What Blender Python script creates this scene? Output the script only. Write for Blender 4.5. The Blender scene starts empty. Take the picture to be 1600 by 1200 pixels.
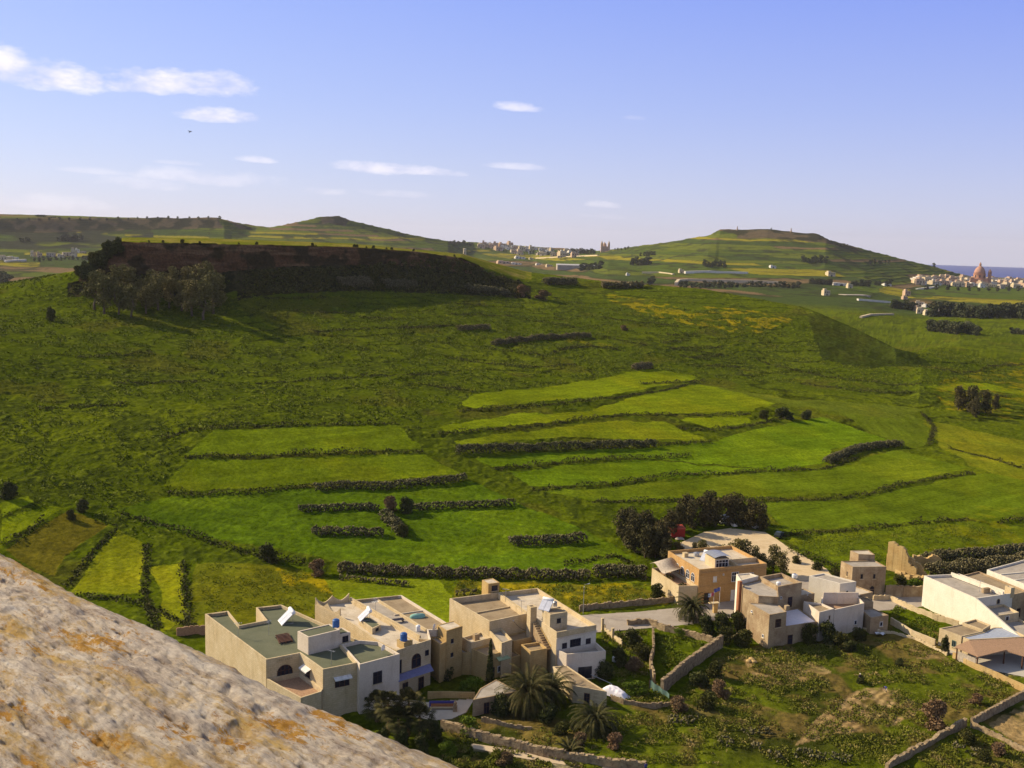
import bpy, bmesh, math, random
import numpy as np
from mathutils import Vector, Matrix
random.seed(7); RNG = np.random.default_rng(11)
S = bpy.context.scene; COL = S.collection
R = math.radians
# ---------------------------------------------------------------- camera
PITCH, ROLL, CZ = R(7.9), R(1.6), 78.0            # eye 78 m above the village street
cf = np.array([0, math.cos(PITCH), -math.sin(PITCH)]); _r = np.array([1., 0, 0]); _u = np.cross(_r, cf)
cr = math.cos(ROLL)*_r + math.sin(ROLL)*_u; cu = -math.sin(ROLL)*_r + math.cos(ROLL)*_u
cam = bpy.data.cameras.new('camera'); camo = bpy.data.objects.new('camera', cam); COL.objects.link(camo)
cam.sensor_width = 36; cam.lens = 36; cam.clip_start = 0.05; cam.clip_end = 60000
camo.matrix_world = Matrix(((cr[0], cu[0], -cf[0], 0), (cr[1], cu[1], -cf[1], 0), (cr[2], cu[2], -cf[2], CZ), (0, 0, 0, 1)))
S.camera = camo
def ray(px, py): return cf + ((px-800)/1600)*cr + ((600-py)/1600)*cu
def W(px, py, z):                                  # the point of height z seen at a pixel of the 1600 x 1200 photograph
    d = ray(px, py); t = (z-CZ)/d[2]; return d[0]*t, d[1]*t
# ---------------------------------------------------------------- light
SUNV = Vector((-0.93*math.cos(R(31)), 0.37*math.cos(R(31)), math.sin(R(31)))).normalized()
sl = bpy.data.lights.new('sun', 'SUN'); sl.energy = 5.0; sl.angle = R(0.5); sl.color = (1.0, 0.84, 0.58)
so = bpy.data.objects.new('sun', sl); COL.objects.link(so)
so.rotation_euler = (-SUNV).to_track_quat('-Z', 'Y').to_euler()
wd = bpy.data.worlds.new('World'); S.world = wd; wd.use_nodes = True
def mk_world():
    nt = wd.node_tree; N = nt.nodes; L = nt.links; N.clear()
    out = N.new('ShaderNodeOutputWorld'); bg = N.new('ShaderNodeBackground'); L.new(bg.outputs[0], out.inputs[0])
    sky = N.new('ShaderNodeTexSky'); sky.sky_type = 'NISHITA'; sky.sun_disc = False
    sky.sun_elevation = R(31); sky.sun_rotation = math.atan2(SUNV.x, SUNV.y)
    sky.altitude = 140; sky.air_density = 1.0; sky.dust_density = 0.6; sky.ozone_density = 2.5
    bg.inputs[1].default_value = 0.1
    tc = N.new('ShaderNodeTexCoord'); sep = N.new('ShaderNodeSeparateXYZ'); L.new(tc.outputs['Generated'], sep.inputs[0])
    def math_(op, a, b=None, c=None, clamp=False):
        m = N.new('ShaderNodeMath'); m.operation = op; m.use_clamp = clamp
        for i, v in enumerate((a, b, c)):
            if v is None: continue
            if isinstance(v, (int, float)): m.inputs[i].default_value = v
            else: L.new(v, m.inputs[i])
        return m.outputs[0]
    # lavender cast of the old camera's sky: the atmosphere colour drifts to violet with height, then to dim grey out of view
    el = math_('ARCSINE', sep.outputs[2]); az = math_('ARCTAN2', sep.outputs[0], sep.outputs[1])
    rp = N.new('ShaderNodeValToRGB'); L.new(math_('MULTIPLY', el, 1/R(40)), rp.inputs[0])
    e = rp.color_ramp.elements
    e[0].position = 0.0; e[0].color = SKY_LOW; e[1].position = 1.0; e[1].color = SKY_TOP
    k = e.new(0.18); k.color = SKY_MID
    k = e.new(0.33); k.color = SKY_HI; k = e.new(0.6); k.color = SKY_TOP  # unseen upper sky dimmed and greyed to weaken its blue fill light
    # paler toward the sun's side (left)
    sid = math_('MULTIPLY_ADD', az, -0.55, 0.35, True)
    pale = N.new('ShaderNodeMix'); pale.data_type = 'RGBA'
    L.new(math_('MULTIPLY', sid, 0.55), pale.inputs[0]); L.new(rp.outputs[0], pale.inputs[6]); pale.inputs[7].default_value = SKY_PALE
    mx = N.new('ShaderNodeMix'); mx.data_type = 'RGBA'; mx.inputs[0].default_value = 0.72
    L.new(sky.outputs[0], mx.inputs[6]); L.new(pale.outputs[2], mx.inputs[7])
    # clouds: soft masses at fixed directions, edges broken by noise
    nz = N.new('ShaderNodeTexNoise'); nz.inputs['Scale'].default_value = 20; nz.inputs['Detail'].default_value = 9; nz.inputs['Roughness'].default_value = 0.62
    mp = N.new('ShaderNodeMapping'); mp.inputs['Scale'].default_value = (1, 1, 2.6); L.new(tc.outputs['Generated'], mp.inputs[0]); L.new(mp.outputs[0], nz.inputs[0])
    n = math_('SUBTRACT', nz.outputs[0], 0.5)
    total = None
    for px, py, hw, hh, dens in CLOUDS:
        d = ray(px, py); d = d/np.linalg.norm(d)
        a0, e0 = math.atan2(d[0], d[1]), math.asin(d[2])
        sx = math_('DIVIDE', math_('SUBTRACT', az, a0), hw/1600)
        dy = math_('SUBTRACT', math_('ADD', el, math_('MULTIPLY', math_('SUBTRACT', az, a0), 0.028)), e0)
        up = math_('DIVIDE', math_('MAXIMUM', dy, 0.0), hh*1.25/1600); dn = math_('DIVIDE', math_('MINIMUM', dy, 0.0), hh*0.62/1600)
        r2 = math_('ADD', math_('MULTIPLY', sx, sx), math_('ADD', math_('MULTIPLY', up, up), math_('MULTIPLY', dn, dn)))
        v = math_('ADD', math_('SUBTRACT', 1.0, r2), math_('MULTIPLY', n, 4.4))
        v = math_('MULTIPLY', math_('SMOOTH_MIN', math_('MULTIPLY', math_('MAXIMUM', v, 0.0), 0.85), 1.0, 0.35), dens)
        total = v if total is None else math_('MAXIMUM', total, v)
    cm = N.new('ShaderNodeMix'); cm.data_type = 'RGBA'; L.new(math_('MULTIPLY', math_('MINIMUM', math_('MAXIMUM', total, 0.0), 1.0), 0.86), cm.inputs[0])
    L.new(mx.outputs[2], cm.inputs[6])
    shade = N.new('ShaderNodeMix'); shade.data_type = 'RGBA'; L.new(math_('MULTIPLY_ADD', n, 2.2, 0.55, True), shade.inputs[0])
    shade.inputs[6].default_value = CLOUD_A; shade.inputs[7].default_value = CLOUD_B; L.new(shade.outputs[2], cm.inputs[7])
    L.new(cm.outputs[2], bg.inputs[0])
SKY_LOW = (4.9, 4.8, 6.4, 1); SKY_MID = (2.9, 3.4, 7.2, 1); SKY_HI = (1.7, 2.4, 7.6, 1); SKY_TOP = (1.2, 1.3, 1.7, 1); SKY_PALE = (4.4, 5.4, 8.2, 1)
CLOUD_A = (6.3, 6.0, 7.4, 1); CLOUD_B = (8.6, 8.2, 8.6, 1)
CLOUDS = [(50, 122, 105, 24, 1), (10, 112, 60, 28, 1), (146, 128, 22, 13, .9), (275, 134, 118, 19, 1), (215, 138, 60, 13, 1), (340, 134, 62, 18, 1), (338, 184, 62, 12, .9), (385, 186, 26, 11, .8),
          (405, 251, 30, 6, .6), (590, 265, 78, 11, .85), (655, 269, 78, 8, .8), (810, 169, 36, 8, .75), (810, 262, 62, 6, .55), (330, 281, 110, 14, .45), (230, 290, 70, 10, .35),
          (500, 300, 40, 7, .35), (944, 322, 28, 6, .45), (985, 185, 22, 4, .3), (140, 268, 50, 5, .3), (620, 305, 60, 6, .3), (60, 320, 120, 12, .3), (960, 340, 60, 6, .25), (280, 255, 40, 4, .3)]
mk_world()
S.view_settings.view_transform = 'Standard'; S.view_settings.look = 'None'; S.view_settings.gamma = 1.0
S.view_settings.exposure = 0.45
S.cycles.max_bounces = 5; S.cycles.diffuse_bounces = 2; S.cycles.volume_bounces = 0; S.cycles.transparent_max_bounces = 6
# ---------------------------------------------------------------- helpers
def tag(o, label=None, cat=None, group=None, kind=None):
    if label: o['label'] = label
    if cat: o['category'] = cat
    if group: o['group'] = group
    if kind: o['kind'] = kind
    return o
def thing(name, label, cat, loc=(0, 0, 0), rotz=0.0, group=None):
    o = bpy.data.objects.new(name, None); COL.objects.link(o); o.location = loc; o.rotation_euler = (0, 0, rotz)
    o.empty_display_size = 0.3
    return tag(o, label, cat, group)
def dup(root, loc=None, rotz=None, scale=None, label=None):
    def cp(o, par):
        c = o.copy(); COL.objects.link(c)
        if par: c.parent = par
        for ch in o.children: cp(ch, c)
        return c
    c = cp(root, None)
    if loc is not None: c.location = loc
    if rotz is not None: c.rotation_euler = (0, 0, rotz)
    if scale is not None: c.scale = scale if hasattr(scale, '__len__') else (scale,)*3
    if label: c['label'] = label
    return c
def link_np(name, V, F, mat=None, parent=None, smooth=False):       # V (n,3), F list of (m,k) int arrays
    me = bpy.data.meshes.new(name); V = np.asarray(V, dtype=np.float32)
    me.vertices.add(len(V)); me.vertices.foreach_set('co', V.ravel())
    F = [np.asarray(f) for f in (F if isinstance(F, list) else [F]) if len(f)]
    loops = np.concatenate([f.ravel() for f in F]).astype(np.int32)
    cnt = np.concatenate([np.full(len(f), f.shape[1]) for f in F]); st = np.concatenate([[0], np.cumsum(cnt)[:-1]]).astype(np.int32)
    me.loops.add(len(loops)); me.loops.foreach_set('vertex_index', loops)
    me.polygons.add(len(cnt)); me.polygons.foreach_set('loop_start', st)
    if smooth: me.polygons.foreach_set('use_smooth', np.ones(len(cnt), dtype=bool))
    me.update(calc_edges=True); me.validate()
    if mat: me.materials.append(mat)
    o = bpy.data.objects.new(name, me); COL.objects.link(o)
    if parent: o.parent = parent
    return o
class MB:                                                            # collects simple solids, links them as ONE mesh
    def __init__(s): s.v = []; s.f = []
    def add(s, vs, fs):
        n = len(s.v); s.v += [tuple(v) for v in vs]; s.f += [tuple(i+n for i in f) for f in fs]; return s
    def box(s, x0, x1, y0, y1, z0, z1):
        return s.add([(x0,y0,z0),(x1,y0,z0),(x1,y1,z0),(x0,y1,z0),(x0,y0,z1),(x1,y0,z1),(x1,y1,z1),(x0,y1,z1)],
                     [(0,3,2,1),(4,5,6,7),(0,1,5,4),(1,2,6,5),(2,3,7,6),(3,0,4,7)])
    def prism(s, poly, z0, z1, top=True, zt=None):
        n = len(poly); zt = zt or [z1]*n
        vs = [(x, y, z0) for x, y in poly] + [(x, y, z) for (x, y), z in zip(poly, zt)]
        fs = [(i, (i+1) % n, n+(i+1) % n, n+i) for i in range(n)]
        if top: fs.append(tuple(range(n, 2*n)))
        return s.add(vs, fs)
    def tube(s, pts, rad, n=8):
        pts = [Vector(p) for p in pts]; rad = rad if hasattr(rad, '__len__') else [rad]*len(pts); vs = []; fs = []
        for i, p in enumerate(pts):
            t = (pts[min(i+1, len(pts)-1)]-pts[max(i-1, 0)]).normalized()
            a = t.orthogonal().normalized() if abs(t.z) > .95 or i < 0 else Vector((0, 0, 1)).cross(t).normalized()
            if abs(t.z) > .95: a = (Vector((1, 0, 0)) - t*t.x).normalized()
            b = t.cross(a)
            for k in range(n): w = 2*math.pi*k/n; vs.append(p + (a*math.cos(w)+b*math.sin(w))*rad[i])
        for i in range(len(pts)-1):
            for k in range(n): fs.append((i*n+k, i*n+(k+1) % n, (i+1)*n+(k+1) % n, (i+1)*n+k))
        fs.append(tuple(range(n-1, -1, -1))); fs.append(tuple((len(pts)-1)*n+k for k in range(n)))
        return s.add(vs, fs)
    def lathe(s, prof, cx=0, cy=0, n=14):
        vs = [(cx+r*math.cos(2*math.pi*k/n), cy+r*math.sin(2*math.pi*k/n), z) for r, z in prof for k in range(n)]
        fs = [(i*n+k, i*n+(k+1) % n, (i+1)*n+(k+1) % n, (i+1)*n+k) for i in range(len(prof)-1) for k in range(n)]
        fs.append(tuple(range(n-1, -1, -1))); fs.append(tuple((len(prof)-1)*n+k for k in range(n)))
        return s.add(vs, fs)
    def obox(s, c, ax, ay, az, hx, hy, hz):                          # box with given axes
        c = Vector(c); ax, ay, az = Vector(ax).normalized()*hx, Vector(ay).normalized()*hy, Vector(az).normalized()*hz
        vs = [c+ax*i+ay*j+az*k for k in (-1, 1) for i, j in ((-1, -1), (1, -1), (1, 1), (-1, 1))]
        return s.add(vs, [(0,3,2,1),(4,5,6,7),(0,1,5,4),(1,2,6,5),(2,3,7,6),(3,0,4,7)])
    def build(s, name, mat, parent=None, smooth=False):
        me = bpy.data.meshes.new(name); me.from_pydata(s.v, [], s.f); me.update()
        if smooth:
            for p in me.polygons: p.use_smooth = True
        me.materials.append(mat); o = bpy.data.objects.new(name, me); COL.objects.link(o)
        if parent: o.parent = parent
        return o
# numpy value noise
def _h(ix, iy, seed):
    n = (ix*374761393 + iy*668265263 + seed*974711) & 0xffffffff
    n = ((n ^ (n >> 13))*1274126177) & 0xffffffff
    return ((n ^ (n >> 16)) & 0xffff)/65535.0
def vnoise(x, y, seed=0):
    fx, fy = np.floor(x), np.floor(y); ix, iy = fx.astype(np.int64), fy.astype(np.int64)
    tx, ty = x-fx, y-fy; tx = tx*tx*(3-2*tx); ty = ty*ty*(3-2*ty)
    return (_h(ix, iy, seed)*(1-tx)+_h(ix+1, iy, seed)*tx)*(1-ty) + (_h(ix, iy+1, seed)*(1-tx)+_h(ix+1, iy+1, seed)*tx)*ty
def fbm(x, y, sc, oct=4, seed=0, rough=.5):
    a, t, n = 1.0, 0.0, 0.0
    for o in range(oct):
        t = t + a*vnoise(x/sc+17.3*o, y/sc-9.1*o, seed+o); n += a; a *= rough; sc /= 2.03
    return t/n
# ---------------------------------------------------------------- materials
def nmat(name, build):
    m = bpy.data.materials.new(name); m.use_nodes = True; nt = m.node_tree; b = nt.nodes['Principled BSDF']; b.inputs['Specular IOR Level'].default_value = 0.2
    build(nt, b); return m
def ramp(nt, fac, stops):
    r = nt.nodes.new('ShaderNodeValToRGB'); nt.links.new(fac, r.inputs[0]); e = r.color_ramp.elements
    e[0].position, e[0].color = stops[0][0], (*stops[0][1], 1); e[1].position, e[1].color = stops[-1][0], (*stops[-1][1], 1)
    for p, c in stops[1:-1]: k = e.new(p); k.color = (*c, 1)
    return r.outputs[0]
def noise(nt, scale, detail=5, rough=.6, coord='Object', stretch=None):
    t = nt.nodes.new('ShaderNodeTexNoise'); t.inputs['Scale'].default_value = scale; t.inputs['Detail'].default_value = detail; t.inputs['Roughness'].default_value = rough
    if coord == 'Position': src = nt.nodes.new('ShaderNodeNewGeometry').outputs['Position']
    else: src = nt.nodes.new('ShaderNodeTexCoord').outputs[coord]
    if stretch:
        mp = nt.nodes.new('ShaderNodeMapping'); mp.inputs['Scale'].default_value = stretch; nt.links.new(src, mp.inputs[0]); src = mp.outputs[0]
    nt.links.new(src, t.inputs[0]); return t.outputs[0]
def mixc(nt, fac, a, b, mode='MIX'):
    m = nt.nodes.new('ShaderNodeMix'); m.data_type = 'RGBA'; m.blend_type = mode
    for s, v in ((0, fac), (6, a), (7, b)):
        if isinstance(v, (int, float)): m.inputs[s].default_value = v
        elif isinstance(v, tuple): m.inputs[s].default_value = (*v, 1)
        else: nt.links.new(v, m.inputs[s])
    return m.outputs[2]
def bump(nt, b, h, strength=.4, dist=.05):
    n = nt.nodes.new('ShaderNodeBump'); n.inputs['Strength'].default_value = strength; n.inputs['Distance'].default_value = dist
    nt.links.new(h, n.inputs['Height']); nt.links.new(n.outputs[0], b.inputs['Normal'])
def plaster(name, c, c2, dirt=.35, sc=.35, bmp=.25):                 # weathered limestone or paint: broad patches, rain streaks, fine grain
    def f(nt, b):
        big = ramp(nt, noise(nt, sc, 6, .65), [(.35, c), (.68, c2)])
        st = ramp(nt, noise(nt, 1.0, 5, .6, stretch=(.75, .75, .16)), [(.52, (1, 1, 1)), (.85, tuple(1-dirt*k for k in (1, 1.1, 1.25)))])
        fine = ramp(nt, noise(nt, 4.5, 3, .7), [(.3, (.86, .84, .82)), (.6, (1, 1, 1))])
        nt.links.new(mixc(nt, 1.0, mixc(nt, 1.0, big, st, 'MULTIPLY'), fine, 'MULTIPLY'), b.inputs['Base Color']); b.inputs['Roughness'].default_value = .9
        bump(nt, b, noise(nt, 6, 4, .7), bmp, .04)
        if 'stone' in name:                          # courses of limestone blocks
            tc = nt.nodes.new('ShaderNodeTexCoord'); sp = nt.nodes.new('ShaderNodeSeparateXYZ'); nt.links.new(tc.outputs['Object'], sp.inputs[0]); ad = nt.nodes.new('ShaderNodeMath'); nt.links.new(sp.outputs[0], ad.inputs[0]); nt.links.new(sp.outputs[1], ad.inputs[1])
            cb = nt.nodes.new('ShaderNodeCombineXYZ'); nt.links.new(ad.outputs[0], cb.inputs[0]); nt.links.new(sp.outputs[2], cb.inputs[1]); br = nt.nodes.new('ShaderNodeTexBrick'); nt.links.new(cb.outputs[0], br.inputs[0])
            br.inputs['Scale'].default_value = 1.0; br.inputs['Brick Width'].default_value = .75; br.inputs['Row Height'].default_value = .36; br.inputs['Mortar Size'].default_value = .03
            br.inputs['Color1'].default_value = (1, 1, 1, 1); br.inputs['Color2'].default_value = (.80, .78, .74, 1); br.inputs['Mortar'].default_value = (.62, .58, .52, 1)
            l = b.inputs['Base Color'].links[0].from_socket; nt.links.new(mixc(nt, .5, l, br.outputs[0], 'MULTIPLY'), b.inputs['Base Color'])
    return nmat(name, f)
def plain(name, c, rough=.6, metal=0.0, var=.15, sc=2.0):
    def f(nt, b):
        nt.links.new(ramp(nt, noise(nt, sc, 4), [(.3, tuple(x*(1-var) for x in c)), (.7, tuple(min(1, x*(1+var)) for x in c))]), b.inputs['Base Color'])
        b.inputs['Roughness'].default_value = rough; b.inputs['Metallic'].default_value = metal
    return nmat(name, f)
def foliage(name, dark, mid, light, sc=.9, coord='Position'):
    def f(nt, b):
        c1 = ramp(nt, noise(nt, sc, 4, .65, coord), [(.3, dark), (.5, mid), (.72, light)])
        oi = nt.nodes.new('ShaderNodeObjectInfo')
        tint = ramp(nt, oi.outputs['Random'], [(0, (.8, .85, .8)), (1, (1.15, 1.08, 1.1))])
        nt.links.new(mixc(nt, 1.0, c1, tint, 'MULTIPLY'), b.inputs['Base Color']); b.inputs['Roughness'].default_value = .8; b.inputs['Specular IOR Level'].default_value = .1
    return nmat(name, f)
M = {}
M['cream'] = plaster('cream_limestone', (.60, .465, .265), (.68, .555, .355))
M['ochre'] = plaster('ochre_limestone', (.50, .33, .13), (.58, .42, .19))
M['pinkwhite'] = plaster('pale_pink_paint', (.66, .55, .42), (.74, .64, .51), .3)
M['white'] = plaster('white_paint', (.74, .66, .52), (.80, .73, .60), .22)
M['orange'] = plaster('orange_stone', (.52, .30, .11), (.58, .37, .16), .4)
M['oldstone'] = plaster('old_stone', (.34, .23, .13), (.52, .40, .24), .55, .5, .5)
M['rubble'] = nmat('rubble_stone', lambda nt, b: (nt.links.new(ramp(nt, noise(nt, 1.6, 5, .7, 'Position'), [(.3, (.13, .09, .055)), (.5, (.32, .23, .13)), (.7, (.46, .36, .21))]), b.inputs['Base Color']),
                          bump(nt, b, noise(nt, 3.5, 4, .7, 'Position'), .9, .12), b.inputs['Roughness'].__setattr__('default_value', .95)))
M['roofgreen'] = plaster('green_roof_membrane', (.115, .125, .075), (.15, .155, .095), .15, .25, .1)
M['roofpale'] = plaster('pale_roof_screed', (.52, .43, .31), (.66, .57, .44), .5, .5, .1)
M['roofgrey'] = plaster('grey_roof_screed', (.34, .30, .25), (.46, .40, .33), .4, .4, .1)
M['roofbrown'] = plaster('brown_roof_screed', (.27, .20, .12), (.38, .29, .18), .4, .4, .1)
M['glass'] = plain('dark_window_glass', (.025, .025, .035), .15)
M['wood'] = plain('brown_painted_wood', (.10, .045, .025), .6)
M['darkwood'] = plain('dark_shutter', (.03, .025, .035), .5)
M['whitewood'] = plain('white_frame_paint', (.72, .70, .66), .5)
M['metal'] = plain('galvanised_metal', (.45, .45, .46), .4, .6)
M['bluepl'] = plain('blue_tank_plastic', (.05, .13, .34), .45)
M['whitepl'] = plain('white_plastic', (.78, .78, .78), .45)
M['panel'] = plain('collector_glass', (.55, .56, .62), .25)
M['redpaint'] = plain('red_paint', (.38, .03, .02), .65)
M['bluepaint'] = plain('blue_paint', (.20, .20, .34), .6)
M['teal'] = plain('teal_net', (.11, .18, .15), .8)
M['black'] = plain('dark_rubber', (.02, .02, .02), .7)
M['sheet'] = plain('white_tarpaulin', (.80, .76, .80), .7, 0, .06)
M['tile'] = plain('reddish_roof_tile', (.36, .22, .13), .85, 0, .3, 5)
M['corr'] = plain('weathered_corrugated_sheet', (.42, .35, .27), .8, 0, .25, 3)
M['bark'] = plain('grey_brown_bark', (.14, .10, .07), .95, 0, .35, 3)
M['palmbark'] = plain('palm_trunk_fibre', (.20, .11, .05), .95, 0, .4, 6)
M['leaf_dark'] = foliage('dark_leaves', (.026, .032, .009), (.062, .070, .018), (.13, .12, .038))
M['leaf_grove'] = foliage('brownish_pine_leaves', (.034, .030, .012), (.082, .070, .026), (.16, .13, .05))
M['leaf_euc'] = foliage('eucalyptus_leaves', (.070, .066, .018), (.16, .14, .042), (.28, .23, .085))
M['leaf_bright'] = foliage('fresh_green_leaves', (.05, .08, .006), (.11, .16, .010), (.17, .20, .02))
M['leaf_scrub'] = foliage('scrub_leaves', (.025, .028, .006), (.060, .062, .012), (.12, .105, .030), .5)
M['leaf_brown'] = foliage('dry_brown_twigs', (.10, .06, .03), (.19, .12, .06), (.28, .20, .10))
M['leaf_palm'] = foliage('palm_leaves', (.022, .024, .007), (.054, .052, .015), (.14, .11, .04), 1.5)
M['cactus'] = foliage('prickly_pear_pads', (.036, .036, .015), (.11, .10, .045), (.30, .25, .14), 1.6)
M['farleaf'] = foliage('distant_tree_leaves', (.036, .042, .020), (.070, .078, .034), (.12, .12, .055), .2)
M['skin'] = plain('skin', (.45, .25, .16), .6)
M['bird'] = plain('dark_feathers', (.05, .045, .045), .8)
# ---------------------------------------------------------------- terrain
SC = 1.3                                            # the tables below are in survey units of 1.3 m
def azel(px, py):
    d = ray(px, py); return math.atan2(d[0], d[1]), d[2]/math.hypot(d[0], d[1])
def P(px, py, D=None, z=None):
    a, s = azel(px, py)
    if D is None: D = (z*SC-CZ)/s; return a, D, z*SC
    return a, D*SC, CZ+s*D*SC
def Q(px, D, z): return azel(px, 480)[0], D*SC, z*SC
BND = (-2400, 4000)
FEAT = [
 (6,  [Q(0, 14, 20), Q(1600, 14, 20)]),
 (8,  [Q(0, 65, 4), Q(1600, 65, 4)]),
 (150,[P(-300, 1200, z=0), P(0, 1200, z=0), P(800, 1200, z=0), P(1600, 1200, z=0), P(1900, 1200, z=0)]),
 (120,[P(-300, 930, z=0), P(0, 930, z=0), P(400, 930, z=0), P(800, 930, z=0), P(1300, 930, z=0), P(1900, 930, z=0)]),
 (170,[P(-300, 800, z=6), P(0, 790, z=7), P(200, 780, z=6), P(450, 790, z=5), P(700, 790, z=4.5), P(900, 790, z=3.8), P(1100, 780, z=2.5), P(1300, 790, z=2), P(1600, 800, z=1.5), P(1900, 800, z=1)]),
 (160,[P(-300, 660, z=16), P(0, 660, z=16), P(300, 665, z=15), P(620, 660, z=14), P(760, 660, z=13), P(950, 650, z=11), P(1100, 650, z=9), P(1300, 650, z=6), P(1450, 660, z=3), P(1600, 665, z=2.5), P(1900, 670, z=2)]),
 (150,[P(-300, 555, 300), P(0, 560, 300), P(300, 565, 320), P(620, 565, 340), P(800, 565, 370), P(1000, 570, 400), P(1200, 575, 450), P(1440, 572, 480), P(1600, 600, 480), P(1900, 612, 480)]),
 (50, [P(-300, 475, 390), P(0, 480, 390), P(120, 480, 385), P(200, 480, 385), P(320, 490, 385), P(380, 466, 405), P(420, 460, 418), P(550, 454, 450), P(720, 460, 490), P(820, 466, 520), P(950, 480, 530), P(1100, 490, 530), P(1260, 512, 530), P(1400, 562, 485), P(1450, 572, 486), P(1600, 590, 495), P(1900, 603, 495)]),
 (44, [P(-300, 458, 405), P(0, 462, 410), P(120, 440, 405), P(160, 433, 404), P(200, 428, 405), P(320, 428, 422), P(420, 417, 437), P(550, 413, 470), P(650, 416, 500), P(720, 426, 520), P(790, 441, 545), P(820, 446, 550), P(950, 452, 580), P(1100, 463, 575), P(1260, 490, 560), P(1400, 551, 490), P(1450, 566, 490), P(1600, 584, 502), P(1900, 597, 502)]),
 (16, [P(-300, 446, 420), P(0, 446, 430), P(60, 437, 425), P(120, 424, 413), P(160, 402, 411), P(190, 378, 411), P(320, 381, 428), P(420, 383, 443), P(550, 386, 478), P(650, 393, 508), P(720, 403, 530), P(760, 420, 545), P(800, 433, 560), P(820, 437, 565), P(950, 441, 600), P(1100, 452, 590), P(1260, 482, 570), P(1400, 545, 495), P(1450, 559, 494), P(1600, 579, 510), P(1900, 592, 510)]),
 (12, [Q(-300, 470, 36), Q(0, 480, 36), Q(120, 480, 42), Q(195, 520, 57), Q(320, 560, 57.5), Q(550, 600, 56.5), Q(720, 620, 52), Q(820, 640, 42), Q(950, 640, 37), Q(1100, 630, 32), Q(1260, 600, 27), Q(1400, 520, 11), P(1450, 548, 530), P(1600, 562, 560), P(1900, 570, 560)]),
 (20, [Q(-300, 760, -4), Q(1250, 760, -2), Q(1400, 640, -2), P(1500, 530, 740), P(1600, 535, 740), P(1900, 540, 740)]),
 (70, [Q(-300, 1150, -8), Q(0, 1150, -8), Q(700, 1150, -4), Q(900, 1100, 2), P(1050, 470, 1000), P(1200, 475, 1000), P(1350, 490, 960), P(1430, 500, 950), P(1600, 500, 950), P(1900, 505, 950)]),
 (90, [P(-300, 402, 1700), P(0, 408, 1700), P(200, 408, 1700), P(400, 402, 1700), P(600, 402, 1750), P(740, 416, 1900), P(830, 416, 2000), P(950, 414, 1700), P(1050, 440, 1350), P(1200, 440, 1450), P(1350, 445, 1550), P(1430, 450, 1750), P(1600, 455, 1900), P(1900, 462, 1900)]),
 (24, [P(-300, 362, 2000), P(0, 366, 2000), P(200, 361, 2000), P(350, 357, 2000), P(400, 361, 2100), P(515, 350, 2200), P(600, 366, 2200), P(700, 382, 2300), P(740, 392, 2600), P(830, 398, 2700), P(950, 396, 2200), P(1000, 394, 2000), P(1120, 373, 1950), P(1200, 373, 1950), P(1290, 381, 1950), P(1360, 403, 2000), P(1440, 421, 2100), P(1500, 436, 2200), P(1600, 442, 2250), P(1900, 450, 2250)]),
 (8,  [P(-300, 342, 2050), P(0, 342, 2050), P(60, 341, 2050), P(200, 341.5, 2050), P(340, 340, 2050), P(362, 347, 2060), P(400, 358, 2150), P(440, 353, 2200), P(487, 342, 2225), P(500, 338.5, 2230), P(530, 338.5, 2230), P(546, 344, 2230), P(580, 352, 2230), P(640, 367, 2280), P(700, 377, 2350), P(740, 380, 2800), P(830, 387, 2900), P(930, 394, 2900), P(960, 391, 2300), P(1000, 385, 2150), P(1060, 376, 2100), P(1108, 368, 2050), P(1125, 359, 2030), P(1200, 358, 2020), P(1280, 367, 2020), P(1296, 375, 2030), P(1360, 392, 2100), P(1440, 412, 2200), P(1480, 423, 2300), P(1520, 433, 2500), P(1600, 435, 2500), P(1900, 443, 2500)]),
 (4,  [Q(-300, 2500, 88), Q(350, 2500, 88), Q(520, 2500, 60), Q(740, 3000, 55), Q(930, 3050, 40), Q(1000, 2500, 60), Q(1200, 2400, 85), Q(1360, 2400, 40), Q(1440, 2500, 20), Q(1520, 2600, 0), Q(1900, 2600, 0)]),
 (3,  [Q(-300, 4200, -30), Q(1900, 4200, -30)]),
 (0,  [Q(-300, 4700, -85), Q(1900, 4700, -85)])]
A0, A1 = R(-28.6), R(28.6)
AZ = np.concatenate([np.linspace(R(-75), A0, 40)[:-1], np.linspace(A0, A1, 1060), np.linspace(A1, R(75), 40)[1:]])
def feat_at(az):
    Dk = []; Zk = []
    for _, pts in FEAT:
        p = sorted(pts); a = [q[0] for q in p]
        Dk.append(np.interp(az, a, [q[1] for q in p])); Zk.append(np.interp(az, a, [q[2] for q in p]))
    Dk, Zk = np.array(Dk), np.array(Zk)
    for i in range(1, len(Dk)): Dk[i] = np.maximum(Dk[i], Dk[i-1]+2)
    return Dk, Zk
def pchip_m(Dk, Zk):                               # monotone slopes so no feature line is overshot
    h = np.diff(Dk, axis=0); d = np.diff(Zk, axis=0)/h; m = np.zeros_like(Zk)
    w1 = 2*h[1:]+h[:-1]; w2 = h[1:]+2*h[:-1]
    with np.errstate(divide='ignore', invalid='ignore'):
        mm = (w1+w2)/(w1/d[:-1]+w2/d[1:])
    m[1:-1] = np.where(d[:-1]*d[1:] > 0, mm, 0); m[0] = d[0]; m[-1] = d[-1]
    return m, h, d
def herm(t, h, z0, z1, m0, m1):
    t2, t3 = t*t, t*t*t
    return (2*t3-3*t2+1)*z0 + (t3-2*t2+t)*h*m0 + (-2*t3+3*t2)*z1 + (t3-t2)*h*m1
_FD, _FZ = feat_at(AZ); _FM, _, _ = pchip_m(_FD, _FZ)
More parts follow.
